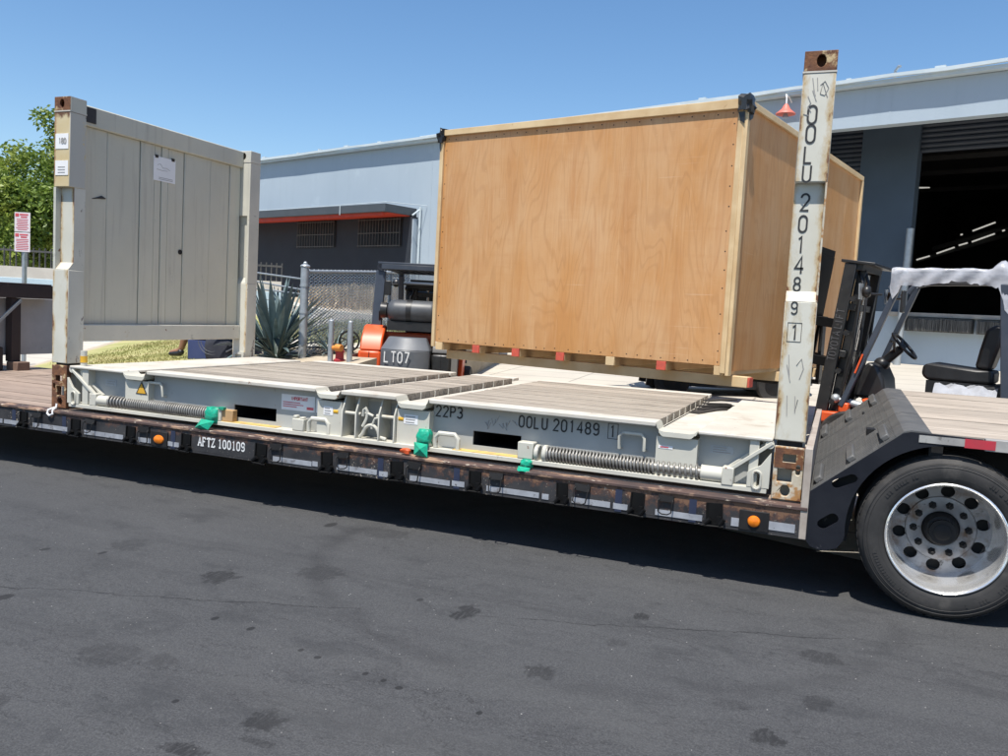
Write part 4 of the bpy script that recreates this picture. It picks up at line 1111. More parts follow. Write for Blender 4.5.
# side lettering and labels
KW = YW - .0005
lettering("22P3", (3.612, KW, .266), (1, 0, 0), (0, 0, 1), .075, .46, .15, .27, 'black_ink', K)
lettering("OOLU 201489", (4.235, KW, .252), (1, 0, 0), (0, 0, 1), .075, .46, .15, .27, 'black_ink', K, space=.35)
lettering("1", (4.867, KW, .250), (1, 0, 0), (0, 0, 1), .072, .42, .15, .2, 'black_ink', K)
def frame(x0, x1, z0, z1, y, w, name="number_frame"):
    m = MB(); m.prism(rect(x0, x1, z0, z1), 'y', y - .002, y - .0005, [rect(x0 + w, x1 - w, z0 + w, z1 - w)])
    return m.build(name, 'black_ink', K)
frame(4.850, 4.918, .237, .338, YW, .003)
imp = MB().box(2.30, 2.60, YW - .002, YW - .0004, .190, .308).build("notice_label", 'white', K)
MB().box(2.612, 2.655, YW - .002, YW - .0004, .192, .300).build("notice_label", 'white', K)
lettering("IMPORTANT", (2.39, YW - .002, .268), (1, 0, 0), (0, 0, 1), .024, .5, .2, .2, 'red_ink', imp)
m = MB()
for i, (a, b) in enumerate(((2.315, 2.47), (2.315, 2.50), (2.315, 2.44))): m.box(a, b, YW - .0036, YW - .0022, .246 - i * .016, .252 - i * .016)
m.box(2.53, 2.59, YW - .0036, YW - .0022, .205, .225)
m.build("small_print", 'red_ink', imp)
def label(x0, x1, z0, z1, y, mat, lines, ink='faint_ink'):
    b = MB().box(x0, x1, y - .002, y - .0004, z0, z1).build("label_plate", mat, K)
    m = MB()
    for i in range(lines):
        z = z1 - (z1 - z0) * (i + .7) / (lines + .4)
        m.box(x0 + (x1 - x0) * .12, x1 - (x1 - x0) * random.uniform(.1, .35), y - .0036, y - .0022, z - .003, z + .003)
    m.build("small_print", ink, b)
label(.52, .64, .225, .275, YW, 'grey_label', 2)
label(5.505, 5.645, .218, .268, YW, 'grey_label', 3)
label(3.39, 3.50, .195, .262, .028, 'white', 3)
label(2.72, 2.80, .195, .258, .028, 'white', 3)
label(5.195, 5.285, .222, .242, .028, 'white', 1, 'red_ink')
m = MB(); m.prism([(.915, .192), (1.035, .192), (.975, .296)], 'y', .0245, .0265); tri = m.build("warning_triangle", 'black_ink', K)
m = MB(); m.prism([(.931, .199), (1.019, .199), (.975, .279)], 'y', .0225, .024); m.build("triangle_face", 'yellow', tri)
m = MB()                                                     # scratched graffiti by the size code
for i in range(9):
    x = 3.98 + i * .028 + random.uniform(-.01, .01); z = .27 + random.uniform(-.02, .03)
    m.tube([(x, YW - .001, z), (x + random.uniform(.0, .04), YW - .001, z - random.uniform(.02, .05)), (x + .03, YW - .001, z + random.uniform(-.03, .03))], .0022, 4)
m.build("scribble", 'faint_ink', K)
# tall number down the right post
for ch, z1, z0, x in (("O", 2.284, 2.184, 5.923), ("O", 2.176, 2.076, 5.923), ("L", 2.056, 1.962, 5.922), ("U", 1.948, 1.8558, 5.921), ("2", 1.795, 1.700, 5.922), ("O", 1.669, 1.576, 5.920), ("1", 1.549, 1.456, 5.918),
                      ("4", 1.434, 1.336, 5.917), ("8", 1.312, 1.234, 5.918), ("9", 1.168, 1.098, 5.918), ("1", 1.033, .948, 5.928)):
    deep = 1.25 < (z0 + z1) / 2 < 1.86
    lettering(ch, (x, (.0515 if deep else -.0005), z0), (1, 0, 0), (0, 0, 1), z1 - z0, .46, .125, .2, 'black_ink', K)
frame(5.905, 5.985, .935, 1.048, 0.0, .003)
m = MB()
def scr(pts): m.tube([(5.88 + x * .178, -.001, z) for x, z in pts], .0028, 4)
scr([(.30, 2.44), (.36, 2.38), (.42, 2.34), (.33, 2.37), (.46, 2.31)]); scr([(.55, 2.40), (.68, 2.42), (.80, 2.38), (.70, 2.34), (.56, 2.35), (.62, 2.41), (.78, 2.33)])
scr([(.20, 2.34), (.30, 2.30), (.22, 2.28), (.32, 2.25)]); scr([(.10, 2.24), (.26, 2.23)]); scr([(.44, 2.44), (.48, 2.37)])
scr([(.25, .86), (.32, .74), (.22, .80), (.36, .70)]); scr([(.52, .80), (.66, .84), (.74, .78), (.64, .72)]); scr([(.3, .62), (.34, .5)]); scr([(.55, .62), (.58, .52), (.64, .6)])
m.build("scribble", 'faint_ink', K)

# ================================================================== CRATE
# local frame: x along the front to the right, y away from the road, z up; origin at the near right foot
HA = R(-14)
CRT = root("wooden_crate", "large varnished plywood crate with black plastic corners, held up beside the flat rack", "crate", (5.254, 2.80, 0.0), HA)
W_, D_, ZB, ZT = 3.61, 4.42, .625, 3.06
def cb(name, mat, x0, x1, y0, y1, z0, z1, par=None, bevel=.004, **k):
    return MB().box(x0, x1, y0, y1, z0, z1).build(name, mat, par or CRT, bevel=bevel, local=True, **k)
xs = [-W_ + .012, -2.41, -1.21, -.012]
for a, b in zip(xs, xs[1:]):
    cb("plywood_panel", 'ply', a + .0003, b - .0003, .020, .038, ZB, ZT - .008, bevel=0)
ys = [.042, 1.26, 2.48, 3.70, D_ - .012]
for a, b in zip(ys, ys[1:]):
    cb("plywood_panel", 'ply', -.038, -.020, a + .001, b - .001, ZB - .05, ZT - .012, bevel=.001)
    cb("plywood_panel", 'ply', -W_ + .020, -W_ + .038, a + .001, b - .001, ZB, ZT - .012, bevel=.001)
for a, b in zip(xs, xs[1:]):
    cb("plywood_panel", 'ply', a + .001, b - .001, D_ - .038, D_ - .02, ZB, ZT - .012, bevel=.001)
    cb("plywood_panel", 'ply', a + .001, b - .001, .04, D_ - .04, ZT - .03, ZT - .012, bevel=.001)
# battens
m = MB(); m.hexa([(-W_, -.012, ZT - .062), (-.06, -.012, ZT - .085), (-.06, .0195, ZT - .085), (-W_, .0195, ZT - .062), (-W_, -.012, ZT + .002), (-.06, -.012, ZT + .002), (-.06, .0195, ZT + .002), (-W_, .0195, ZT + .002)])
m.build("batten", 'lumber', CRT, bevel=.004, local=True)
cb("batten", 'lumber', -W_ - .012, -W_ + .035, -.012, .0195, ZB - .06, ZT - .064)
cb("batten", 'lumber', -.074, -.020, -.014, .0195, ZB - .07, ZT - .087)
cb("batten", 'lumber', -.0195, .018, -.014, .055, ZB - .09, ZT - .004)
cb("batten", 'lumber', -.0195, .010, .056, D_, ZT - .055, ZT + .004)
cb("batten", 'lumber', -W_ - .01, -W_ + .0195, .02, D_, ZT - .055, ZT + .004)
cb("batten", 'lumber', -.0195, .010, D_ - .06, D_ + .01, ZB - .05, ZT - .057)
# base: skids with red ends, a yellow pair, a long shaded board
red_x = [-3.14, -2.70, -1.98, -.64, -1.30]
for i, x in enumerate([-3.52, -2.973, -2.421, -1.844, -1.244, -.679, -.09]):
    red = i in (1, 2, 3, 5)
    yel = i in (0, 4, 6)
    s = cb("skid", 'lumber', x - .05, x + .05, .03, D_ - .02, ZB - .092, ZB - .004)
    cb("skid_end", 'redpaint' if red else 'lumber', x - .049, x + .049, .012, .0295, ZB - .091, ZB - .005, s, .002, label="red painted end block" if red else None)
for y in (.15, 1.5, 2.9, D_ - .16):
    cb("base_board", 'lumber', -W_ + .10, .14, y, y + .11, ZB - .195, ZB - .094)
cb("skid_end", 'redpaint', .141, .160, .155, .255, ZB - .19, ZB - .10, None, .002, label="red painted end of the base board")
cb("base_deck", 'ply', -W_ + .02, -.04, .045, D_ - .05, ZB - .004, ZB + .015, bevel=0)
# crumpled black plastic over the top corners
def crumple(c, rx, ry, rz, seed, n=14, mm=9, k=.35, flat=None):
    rnd = random.Random(seed); m = MB(); m.sphere((0, 0, 0), 1, 1, 1, n, mm)
    for i, p in enumerate(m.v):
        f = 1 + rnd.uniform(-k, k)
        q = Vector((max(-.8, min(.8, p.x * f)), max(-.8, min(.8, p.y * f)), max(-.85, min(.85, p.z * f))))
        m.v[i] = Vector((c[0] + q.x * rx, c[1] + q.y * ry, c[2] + q.z * rz))
    return m
m = crumple((-.015, .03, ZT - .045), .085, .10, .10, 3); m.add([(-.07, -.02, ZT - .12), (-.01, -.022, ZT - .12), (.0, -.03, ZT - .23), (-.05, -.02, ZT - .20)], [(0, 1, 2, 3)])
m.add([(.02, .0, ZT - .08), (.022, .16, ZT - .04), (.024, .10, ZT - .16), (.024, .02, ZT - .20)], [(0, 1, 2, 3)])
m.build("plastic_corner", 'blackplastic', CRT, local=True, ang=25)
m = crumple((-W_ - .0, .05, ZT - .06), .06, .13, .10, 5)
m.add([(-W_ - .03, .0, ZT + .01), (-W_ + .05, -.016, ZT + .012), (-W_ + .07, .03, ZT + .016), (-W_ + .0, .08, ZT + .02)], [(0, 1, 2, 3)])
m.add([(-W_ - .03, -.01, ZT - .1), (-W_ + .0, -.016, ZT - .1), (-W_ - .0, -.016, ZT - .24), (-W_ - .02, -.01, ZT - .2)], [(0, 1, 2, 3)])
m.build("plastic_corner", 'blackplastic', CRT, local=True, ang=25)

m = MB(); rnd = random.Random(5)
def nail(x, z):
    m.add([(x - .006, .0193, z - .006), (x + .006, .0193, z - .006), (x + .006, .0193, z + .006), (x - .006, .0193, z + .006)], [(0, 1, 2, 3)])
for i in range(26):
    x = -W_ + .08 + i * .136; nail(x + rnd.uniform(-.02, .02), ZB + .03 + rnd.uniform(-.008, .008)); nail(x + rnd.uniform(-.02, .02), ZT - .11 + rnd.uniform(-.01, .01))
for x in (-W_ + .06, -.115):
    for i in range(12): nail(x + rnd.uniform(-.006, .006), ZB + .12 + i * .19 + rnd.uniform(-.03, .03))
m.build("nail_heads", 'tdark', CRT, local=True, kind='stuff')
# ================================================================== FORKLIFTS
# local frame: x forward, y to its left, z up, origin on the ground
def tilt(p, a=R(-6.5), o=(.80, .35)):
    x, z = p[0] - o[0] + .07, p[2] - o[1]
    return Vector((o[0] + x * math.cos(a) + z * math.sin(a), p[1], o[1] - x * math.sin(a) + z * math.cos(a)))
def forklift(name, label_, loc, rz, group=None, mh=0.0, rx=-.86, roof=False):
    F = root(name, label_, "forklift", loc, rz, group)
    def b(m, n, mat, par=F, bevel=.0, ang=38, **k): return m.build(n, mat, par, bevel=bevel, local=True, ang=ang, **k)
    # chassis and counterweight
    m = MB(); m.prism([(-.95, .20), (1.0, .20), (1.0, .42), (.62, .48), (.55, .72), (-.10, .74), (-.95, .74)], 'y', -.50, .50)
    b(m, "chassis", 'mast', bevel=.02)
    m = MB(); m.prism([(-.98, .75), (-.12, .75), (-.10, .90), (-.40, .955), (-.98, 1.12)], 'y', -.42, .42); b(m, "engine_hood", 'forange' if roof else 'mast', bevel=.03)
    for y0, y1 in ((-.60, -.33), (.34, .65)):
        m = MB(); m.prism([(-1.34, .38), (-.62, .38), (-.62, .80), (-.72, .86), (-1.34, .86)], 'y', y0, y1); q = b(m, "rear_fender", 'forange' if (y0 > 0 or not roof) else 'mast', bevel=.035)
        m = MB(); m.prism([(-1.33, .8615), (-.98, .8615), (-1.00, 1.20), (-1.10, 1.18), (-1.26, 1.02)], 'y', y0 * .98 + .005, y1 * .98 - .005); b(m, "fender_cap", 'forange' if (y0 > 0 or not roof) else 'mast', q, .02)
        if roof and y0 < 0:
            m = MB(); m.prism([(-.40, .42), (-.585, .42), (-.585, .62)], 'x', -1.352, -1.342); b(m, "fender_trim", 'forange', q)
        m = MB(); m.box(-1.345, -1.3405, (y0 + y1) / 2 - .004, (y0 + y1) / 2 + .004, .39, .85); b(m, "panel_joint", 'tdark', q)
        m = MB(); m.cyl((-1.355, (y0 + y1) / 2 + .06, .66), (-1.34, (y0 + y1) / 2 + .06, .66), .018, None, 10); b(m, "latch", 'tdark', q)
    m = MB()
    pl = [(-1.20, -.325), (-1.42, -.325), (-1.50, -.24), (-1.535, .0), (-1.50, .24), (-1.42, .325), (-1.20, .325)]
    m.prism(pl, 'z', .30, .90)
    k = len(m.v)
    pt = [(-1.20, -.325), (-1.42, -.325), (-1.50, -.24), (-1.535, .0), (-1.50, .24), (-1.42, .325), (-1.20, .325)]
    top = [(-1.20, -.25), (-1.30, -.25), (-1.36, -.18), (-1.385, .0), (-1.36, .18), (-1.30, .25), (-1.20, .25)]
    m.add([(x, y, .90) for x, y in pt] + [(x, y, 1.06) for x, y in top], [(i, i + 1, i + 8, i + 7) for i in range(6)] + [tuple(range(7, 14)), (6, 0, 7, 13)])
    b(m, "counterweight", 'fgrey', bevel=.015)
    # gas tank lying across the counterweight, strapped down
    t = MB(); t.lathe([(.001, -.38), (.09, -.37), (.14, -.33), (.152, -.28), (.152, .20), (.14, .27), (.09, .31), (.001, .32)], (-1.10, 0, 1.40), 'y', 26)
    t = b(t, "gas_tank", 'tank', ang=50)
    m = MB(); m.lathe([(.154, -.02), (.158, -.02), (.158, .05), (.154, .05)], (-1.10, 0, 1.40), 'y', 26); m.box(-1.2, -1.0, -.34, .30, 1.14, 1.26); b(m, "tank_strap", 'seat', t)
    m = MB(); m.cyl((-1.10, .32, 1.40), (-1.10, .40, 1.40), .10, .11, 20); m.tube([(-1.1, .38, 1.40), (-1.02, .44, 1.38), (-.9, .46, 1.0), (-.85, .40, .85)], .018, 8); b(m, "tank_valve", 'mast', t)
    # seat, cowl, steering
    m = MB(); m.prism([(-.36, .96), (.24, .96), (.29, 1.01), (.28, 1.11), (.20, 1.135), (-.20, 1.10), (-.36, 1.09)], 'y', -.25, .25); st = b(m, "seat_cushion", 'seat', bevel=.03)
    m = MB(); m.prism([(-.18, 1.11), (-.32, 1.09), (-.40, 1.40), (-.41, 1.52), (-.34, 1.555), (-.25, 1.50), (-.21, 1.30)], 'y', -.23, .23); b(m, "seat_back", 'seat', bevel=.035)
    m = MB(); m.box(-.34, .24, -.24, .24, .76, .955); b(m, "seat_base", 'seat', st)
    m = MB(); m.prism([(.60, .72), (.92, .72), (.88, .98), (.80, 1.10), (.70, 1.06), (.63, .92)], 'y', -.30, .30); b(m, "dash_cowl", 'mast', bevel=.03)
    m = MB(); m.cyl((.80, .0, 1.0), (.55, .0, 1.25), .055, .045, 12); m.sphere((.72, .0, 1.08), .085, .085, .07); m.tube([(.60, .05, 1.22), (.56, .30, 1.33), (.58, .36, 1.33)], .013, 8); col = b(m, "steering_column", 'seat', ang=50)
    c = Vector((.515, .0, 1.285)); ax = Vector((-.30, .0, .28)).normalized(); e1 = Vector((0, 1, 0)); e2 = ax.cross(e1)
    m = MB(); m.tube([c + (e1 * math.cos(t) + e2 * math.sin(t)) * .17 for t in [2 * PI * i / 28 for i in range(28)]], .017, 8, closed=True)
    for t in (PI / 2, PI * 7 / 6, PI * 11 / 6): m.tube([c - ax * .03, c + (e1 * math.cos(t) + e2 * math.sin(t)) * .165], .014, 6)
    m.sphere(c - ax * .025, .04)
    b(m, "steering_wheel", 'seat', ang=60)
    # overhead guard
    for s in (-1, 1):
        m = MB(); m.bar((.98, s * .52, .62), (.52, s * .47, 1.93), .055, .075, (0, 1, 0)); p = b(m, "guard_pillar", 'navy', bevel=.008)
        m = MB(); m.bar((.86, s * .555, .98), (.80, s * .552, 1.18), .016, .02, (0, 1, 0)); b(m, "grab_strip", 'forange', p)
        m = MB(); m.bar((rx - .10, s * .50, .78), (rx, s * .47, 1.93), .075, .13, (0, 1, 0)); b(m, "guard_pillar", 'navy', bevel=.008)
        m = MB(); m.tube([(.60, s * .47, 1.855), (.52, s * .47, 1.96), (.40, s * .47, 1.99), (rx + .04, s * .47, 2.01), (rx - .08, s * .47, 1.98)], .042, 10); b(m, "guard_rail", 'navy', ang=60)
    m = MB()
    for i in range(8): 
        y = -.40 + i * .114
        m.box(rx - .04, .48, y - .012, y + .012, 1.97, 2.01)
    if roof: m.box(rx - .10, .55, -.50, .50, 2.021, 2.05)
    for x in (rx - .07, .47): m.box(x - .03, x + .03, -.45, .45, 1.955, 2.02)
    b(m, "guard_grille", 'navy', bevel=.004)
    # mast, carriage, backrest, forks
    m = MB()
    for s in (-1, 1):
        for x0, x1, y in ((1.08, 1.20, .44), (1.00, 1.09, .32)):
            m.box(x0, x1, s * y - .04, s * y + .04, .12, (2.08 if y > .35 else 2.02) + mh)
    for z in (.30, 1.10, 1.60, 2.02 + mh): m.box(1.02, 1.18, -.45, .45, z, z + .07)
    m.box(.90, 1.24, -.49, .49, 2.085 + mh, 2.115 + mh)
    for i, p in enumerate(m.v): m.v[i] = tilt(p)
    mast = b(m, "mast", 'mast', bevel=.005)
    for z in (.62, .95, 1.36, 1.72):
        m = MB(); m.cyl((1.05, .445, z), (1.05, .485, z), .03, None, 10)
        for i, p in enumerate(m.v): m.v[i] = tilt(p)
        b(m, "mast_bolt", 'mast', mast)
    m = MB()
    for x, y in ((1.0, .42), (.95, .38), (1.02, -.38)): m.tube([tilt((x, y, .5)), tilt((x - .04, y, 1.2)), tilt((x, y, 1.9 + mh)), tilt((x + .08, y * .8, 2.03 + mh))], .016, 8)
    b(m, "hydraulic_hose", 'seat', mast, ang=60)
    for y in (-.12, .12):
        m = MB(); m.cyl((1.08, y, .2), (1.08, y, 1.4), .035); m.cyl((1.08, y, 1.4), (1.08, y, 2.0 + mh), .02)
        for i, p in enumerate(m.v): m.v[i] = tilt(p)
        b(m, "lift_cylinder", 'chrome', mast, ang=50)
    for s in (-1, 1):
        m = MB(); m.cyl((.60, s * .44, .60), (.92, s * .44, .66), .040); m.cyl((.92, s * .44, .66), (1.06, s * .44, .69), .022); m.sphere((1.06, s * .44, .69), .05); m.sphere((.60, s * .44, .60), .05)
        b(m, "tilt_cylinder", 'galv', mast, ang=50)
    m = MB()
    for z in (.95, 1.38): m.box(1.20, 1.56, -.12, .12, z, z + .10); m.box(1.50, 1.56, -.45, .50, z, z + .10)
    for y in (-.43, -.2, 0, .25, .48): m.box(1.565, 1.60, y - .02, y + .02, .95, 2.16 + mh * 1.4)
    m.box(1.565, 1.605, -.45, .5, 2.161 + mh * 1.4, 2.24 + mh * 1.4); m.box(1.560, 1.564, -.45, .5, 1.46, 2.16 + mh * 1.4)
    for i, p in enumerate(m.v): m.v[i] = tilt(p)
    b(m, "load_backrest", 'pocketblack', bevel=.004)
    for s in (-1, 1):
        m = MB(); m.box(1.44, 1.48, s * .34 - .06, s * .34 + .06, .80, 1.46); m.prism([(1.44, .775), (2.75, .795), (2.75, .81), (1.48, .825), (1.44, .825)], 'y', s * .34 - .06, s * .34 + .06)
        b(m, "fork", 'mast', bevel=.004)
    # wheels, lights, mirror
    for x, y, r, w in ((.88, .53, .29, .22), (.88, -.53, .29, .22), (-.78, .48, .27, .18), (-.78, -.48, .27, .18)):
        m = MB(); m.lathe([(r * .55, -w / 2 + .02), (r * .93, -w / 2), (r, -w / 2 + .03), (r, w / 2 - .03), (r * .93, w / 2), (r * .55, w / 2 - .02)], (x, y, r), 'y', 28); wh = b(m, "wheel", 'rubber', ang=40)
        m = MB(); m.cyl((x, y - w / 2 + .03, r), (x, y + w / 2 - .03, r), r * .56, None, 20); b(m, "wheel_rim", 'mast', wh)
    for s in (-1, 1):
        m = MB(); m.lathe([(.001, .05), (.05, .04), (.065, .0), (.05, -.03), (.001, -.04)], (0.80, s * .60, 1.82), 'x', 16); m.cyl((.68, s * .50, 1.80), (.80, s * .60, 1.80), .012); hd = b(m, "work_light", 'mast', ang=60)
        m = MB()
        for q in range(4): m.tube([(.86, s * .60 - .07 + q * .045, 1.74), (.87, s * .60 - .07 + q * .045, 1.90)], .004, 5)
        m.tube([(.86, s * .60 - .075, 1.74), (.86, s * .60 + .075, 1.74), (.86, s * .60 + .075, 1.90), (.86, s * .60 - .075, 1.90)], .004, 5, closed=True); b(m, "light_cage", 'galv', hd)
    m = MB(); m.box(.43, .46, .60, .72, 1.62, 1.84); m.cyl((.50, .5, 1.80), (.45, .64, 1.78), .01); b(m, "mirror", 'seat', bevel=.02)
    m = MB(); m.box(.60, 1.0, .50, .60, .30, .36); b(m, "step", 'forange')
    m = MB(); m.box(.96, 1.22, .40, .56, .44, .55); m.box(.90, 1.0, .42, .55, .552, .66); b(m, "axle_cover", 'forange', bevel=.015)
    m = MB(); m.prism([(.30, .36), (.62, .36), (.78, .72), (.40, .74)], 'y', .40, .555); b(m, "front_fender", 'forange', bevel=.02)
    m = MB(); m.prism([(.30, .36), (.62, .36), (.78, .72), (.40, .74)], 'y', -.555, -.40); b(m, "front_fender", 'forange', bevel=.02)
    return F
F1 = forklift("forklift", "black masted forklift with plastic wrap over its roof, behind the black trailer ramp", (7.34, 4.55, -.40), R(166), None, 0.0, -.40)
# lettering reads up the mast of the near forklift
def ml(x, z): return tilt((x, .4805, z))
o_ = ml(1.105, 1.05); up_ = (ml(1.2, 1.05) - o_); rt_ = ml(1.105, 1.5) - o_
lettering("TOYOTA LIFT", o_, rt_, up_, .075, .5, .09, .22, 'mast_ink', F1, local=True, lift=.003, space=.3)
# plastic wrap over the near roof rail
m = MB(); nx, ny = 46, 13
rnd = random.Random(4)
for j in range(ny):
    for i in range(nx):
        u = i / (nx - 1); v = j / (ny - 1)
        x = .60 - 1.12 * u + rnd.uniform(-.006, .006)
        hang = .09 + .025 * math.sin(u * 9) + (.26 * max(0, 1 - abs(u - .93) / .08)) + (.18 * max(0, 1 - abs(u - .03) / .06)) + rnd.uniform(-.012, .012)
        bump = .006 * math.sin(u * 23 + v * 7) * math.sin(v * 9) + (.08 * max(0, 1 - abs(u - .86) / .09))
        if v < .55:
            y = -.05 + (.50 + .05) * v / .55; z = 2.078 + bump * (1 if v > .1 else .3) + rnd.uniform(-.003, .003)
        else:
            t = (v - .55) / .45
            y = .535 + .012 * math.sin(u * 31 + t * 5) + .004 * rnd.uniform(-1, 1); z = 2.078 - t * (hang + .07) + bump * (1 - t) * .6
        m.v.append(Vector((x, y, z)))
m.f = [(j * nx + i, j * nx + i + 1, (j + 1) * nx + i + 1, (j + 1) * nx + i) for j in range(ny - 1) for i in range(nx - 1)]
m.build("plastic_wrap", 'film', F1, local=True, ang=120)
m = MB(); nx, ny = 14, 8
for j in range(ny):
    for i in range(nx):
        u, v = i / (nx - 1), j / (ny - 1)
        m.v.append(Vector((-.42 + .55 * u, .30 + .30 * v, .93 + .02 * math.sin(u * 19 + v * 6) - max(0, v - .5) * .30 + rnd.uniform(-.008, .008))))
m.f = [(j * nx + i, j * nx + i + 1, (j + 1) * nx + i + 1, (j + 1) * nx + i) for j in range(ny - 1) for i in range(nx - 1)]
m.build("plastic_sheet", 'film', F1, local=True, ang=25)

F2 = forklift("forklift", "grey and orange forklift seen from behind with a gas tank, marked LT07 on its counterweight", (.50, 5.86, -.45), R(108), None, -.30, -.90, True)
lettering("LT07", (-1.512, .250, .735), (-.14, -1, 0), (0, 0, 1), .135, .42, .14, .26, 'white_ink', F2, local=True, lift=.004)
m = MB()
for k in range(4): m.box(-.975 + k * .0, -.97, .4, .44, 1.30 + k * .10, 1.36 + k * .10)
F3 = forklift("forklift", "parked forklift hidden behind the crate with only its wheels and underside showing", (4.35, 9.35, -.24), R(200))

# ================================================================== WAREHOUSE
B_ = root("warehouse", "long pale blue warehouse with a shaded loading dock and a red-edged canopy", "building", tuple(sw(-6, WD, .25)), 0)
def sb(m, s0, s1, w0, w1, z0, z1):
    m.hexa([sw(s0, w0, z0), sw(s1, w0, z0), sw(s1, w1, z0), sw(s0, w1, z0), sw(s0, w0, z1), sw(s1, w0, z1), sw(s1, w1, z1), sw(s0, w1, z1)]); return m
def wb(name, mat, s0, s1, w0, w1, z0, z1, par=None, bevel=0.0, **k):
    return sb(MB(), s0, s1, w0, w1, z0, z1).build(name, mat, par or B_, bevel=bevel, **k)
ZR = 6.53
wall = wb("front_wall", 'bluewall', -48, -2.6, WF, WF + .3, -1.2, 6.36)
for s in (-34, -26, -14.1, -8): wb("wall_joint", 'bluewall', s - .02, s + .02, WF - .006, WF - .001, -1.0, 6.3, wall)
fas = wb("fascia", 'bluewall', -2.599, 14, WF, WF + .3, 5.525, 6.36)
wb("wall_joint", 'bluewall', .0, .03, WF - .006, WF - .001, 5.53, 6.35, fas)
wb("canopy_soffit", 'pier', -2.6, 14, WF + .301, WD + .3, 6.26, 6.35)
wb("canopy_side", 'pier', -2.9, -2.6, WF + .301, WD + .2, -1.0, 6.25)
wb("roof", 'trim', -49, 15, WF - .19, WF + 34, 6.37, 6.45)
# gutter trim with small dents
m = MB(); n = 60; rnd = random.Random(11)
for i in range(n + 1):
    s = -49 + 64 * i / n; d = rnd.uniform(-.03, .03)
    for w, z in ((WF - .27, 6.452 + d * .8), (WF - .27, ZR + d * .4), (WF - .19, ZR + d * .4), (WF - .19, 6.452 + d * .8)): m.v.append(sw(s, w, z))
m.f = [(4 * i + k, 4 * i + (k + 1) % 4, 4 * i + 4 + (k + 1) % 4, 4 * i + 4 + k) for i in range(n) for k in range(4)]
m.build("gutter", 'trim', B_, ang=60)
wb("dock_wall", 'bluewall', -2.6, 14, WD, WD + .3, -1.0, 1.515)
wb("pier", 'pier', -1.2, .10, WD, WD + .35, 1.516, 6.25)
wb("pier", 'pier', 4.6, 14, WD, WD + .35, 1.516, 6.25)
# rolled doors with their slats
def door(s0, s1, z0, z1, w):
    d = wb("roll_door", 'slate', s0, s1, w + .03, w + .06, z0, z1)
    n = int((z1 - z0) / .115)
    me = None
    for i in range(n):
        z = z0 + (i + .5) * (z1 - z0) / n
        if me is None:
            hw = (z1 - z0) / n / 2
            q = MB()
            a, b, c = DD * (s1 - s0) / 2, ND * .02, Vector((0, 0, 1))
            q.add([-a - c * (hw - .008), a - c * (hw - .008), a - b - c * hw * .2, -a - b - c * hw * .2, a - b + c * hw * .4, -a - b + c * hw * .4, a + c * (hw - .008), -a + c * (hw - .008)], [(0, 1, 2, 3), (3, 2, 4, 5), (5, 4, 6, 7)])
            me = q.mesh("door_slat", 'slate', 20)
        place(me, "slat", d, sw((s0 + s1) / 2, w + .028, z) - B_.location)
    return d
door(-2.58, -1.205, 1.52, 6.25, WD + .12)
door(.105, 4.595, 5.30, 6.25, WD + .14)
# dark interior behind the open door
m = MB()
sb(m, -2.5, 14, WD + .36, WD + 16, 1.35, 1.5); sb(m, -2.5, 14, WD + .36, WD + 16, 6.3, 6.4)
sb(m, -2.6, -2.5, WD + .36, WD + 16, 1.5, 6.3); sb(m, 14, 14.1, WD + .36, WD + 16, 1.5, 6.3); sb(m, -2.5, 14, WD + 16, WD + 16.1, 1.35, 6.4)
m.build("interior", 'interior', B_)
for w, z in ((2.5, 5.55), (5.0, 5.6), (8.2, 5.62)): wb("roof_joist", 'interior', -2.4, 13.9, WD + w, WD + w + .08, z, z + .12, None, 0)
m = MB(); m.bar(sw(-2.4, WD + 9.05, 3.36), sw(6, WD + 9.05, 6.0), .08, .12); m.bar(sw(-1.6, WD + 9.05, 3.86), sw(5, WD + 9.05, 5.95), .08, .12); bm_ = m.build("sloping_beam", 'interior', B_)
for a, z0, b, z1 in ((-2.04, 3.49, -1.64, 3.62), (-1.44, 3.70, -.92, 3.90), (-.80, 3.96, -.55, 4.04), (-.43, 4.07, .20, 4.32), (-.44, 4.42, .19, 4.68), (-.78, 4.30, -.72, 4.32), (.40, 4.40, .47, 4.43), (-2.34, 5.90, -1.84, 5.87)):
    m = MB(); m.bar(sw(a, WD + 8.95, z0), sw(b, WD + 8.95, z1), .04, .045); m.build("strip_light", 'tube', B_)
# dock edge, bumpers
wb("dock_ledge", 'ledge', -.2, 4.7, WD - .14, WD + .34, 1.42, 1.517, None, .006)
for s0, s1 in ((.17, 1.64), (1.74, 3.2), (3.3, 4.6)):
    bp = wb("dock_bumper", 'bumper', s0, s1, WD - .30, WD - .001, 1.08, 1.40, None, .01)
    m = MB(); rnd = random.Random(int(s0 * 100)); s = s0 + .01
    while s < s1 - .03:
        wv = rnd.uniform(.02, .05); sb(m, s, s + wv - .005, WD - .325 - rnd.uniform(0, .03), WD - .301, 1.09 + rnd.uniform(0, .02), 1.385 - rnd.uniform(0, .03)); s += wv
    m.build("rubber_ply", 'bumper', bp)
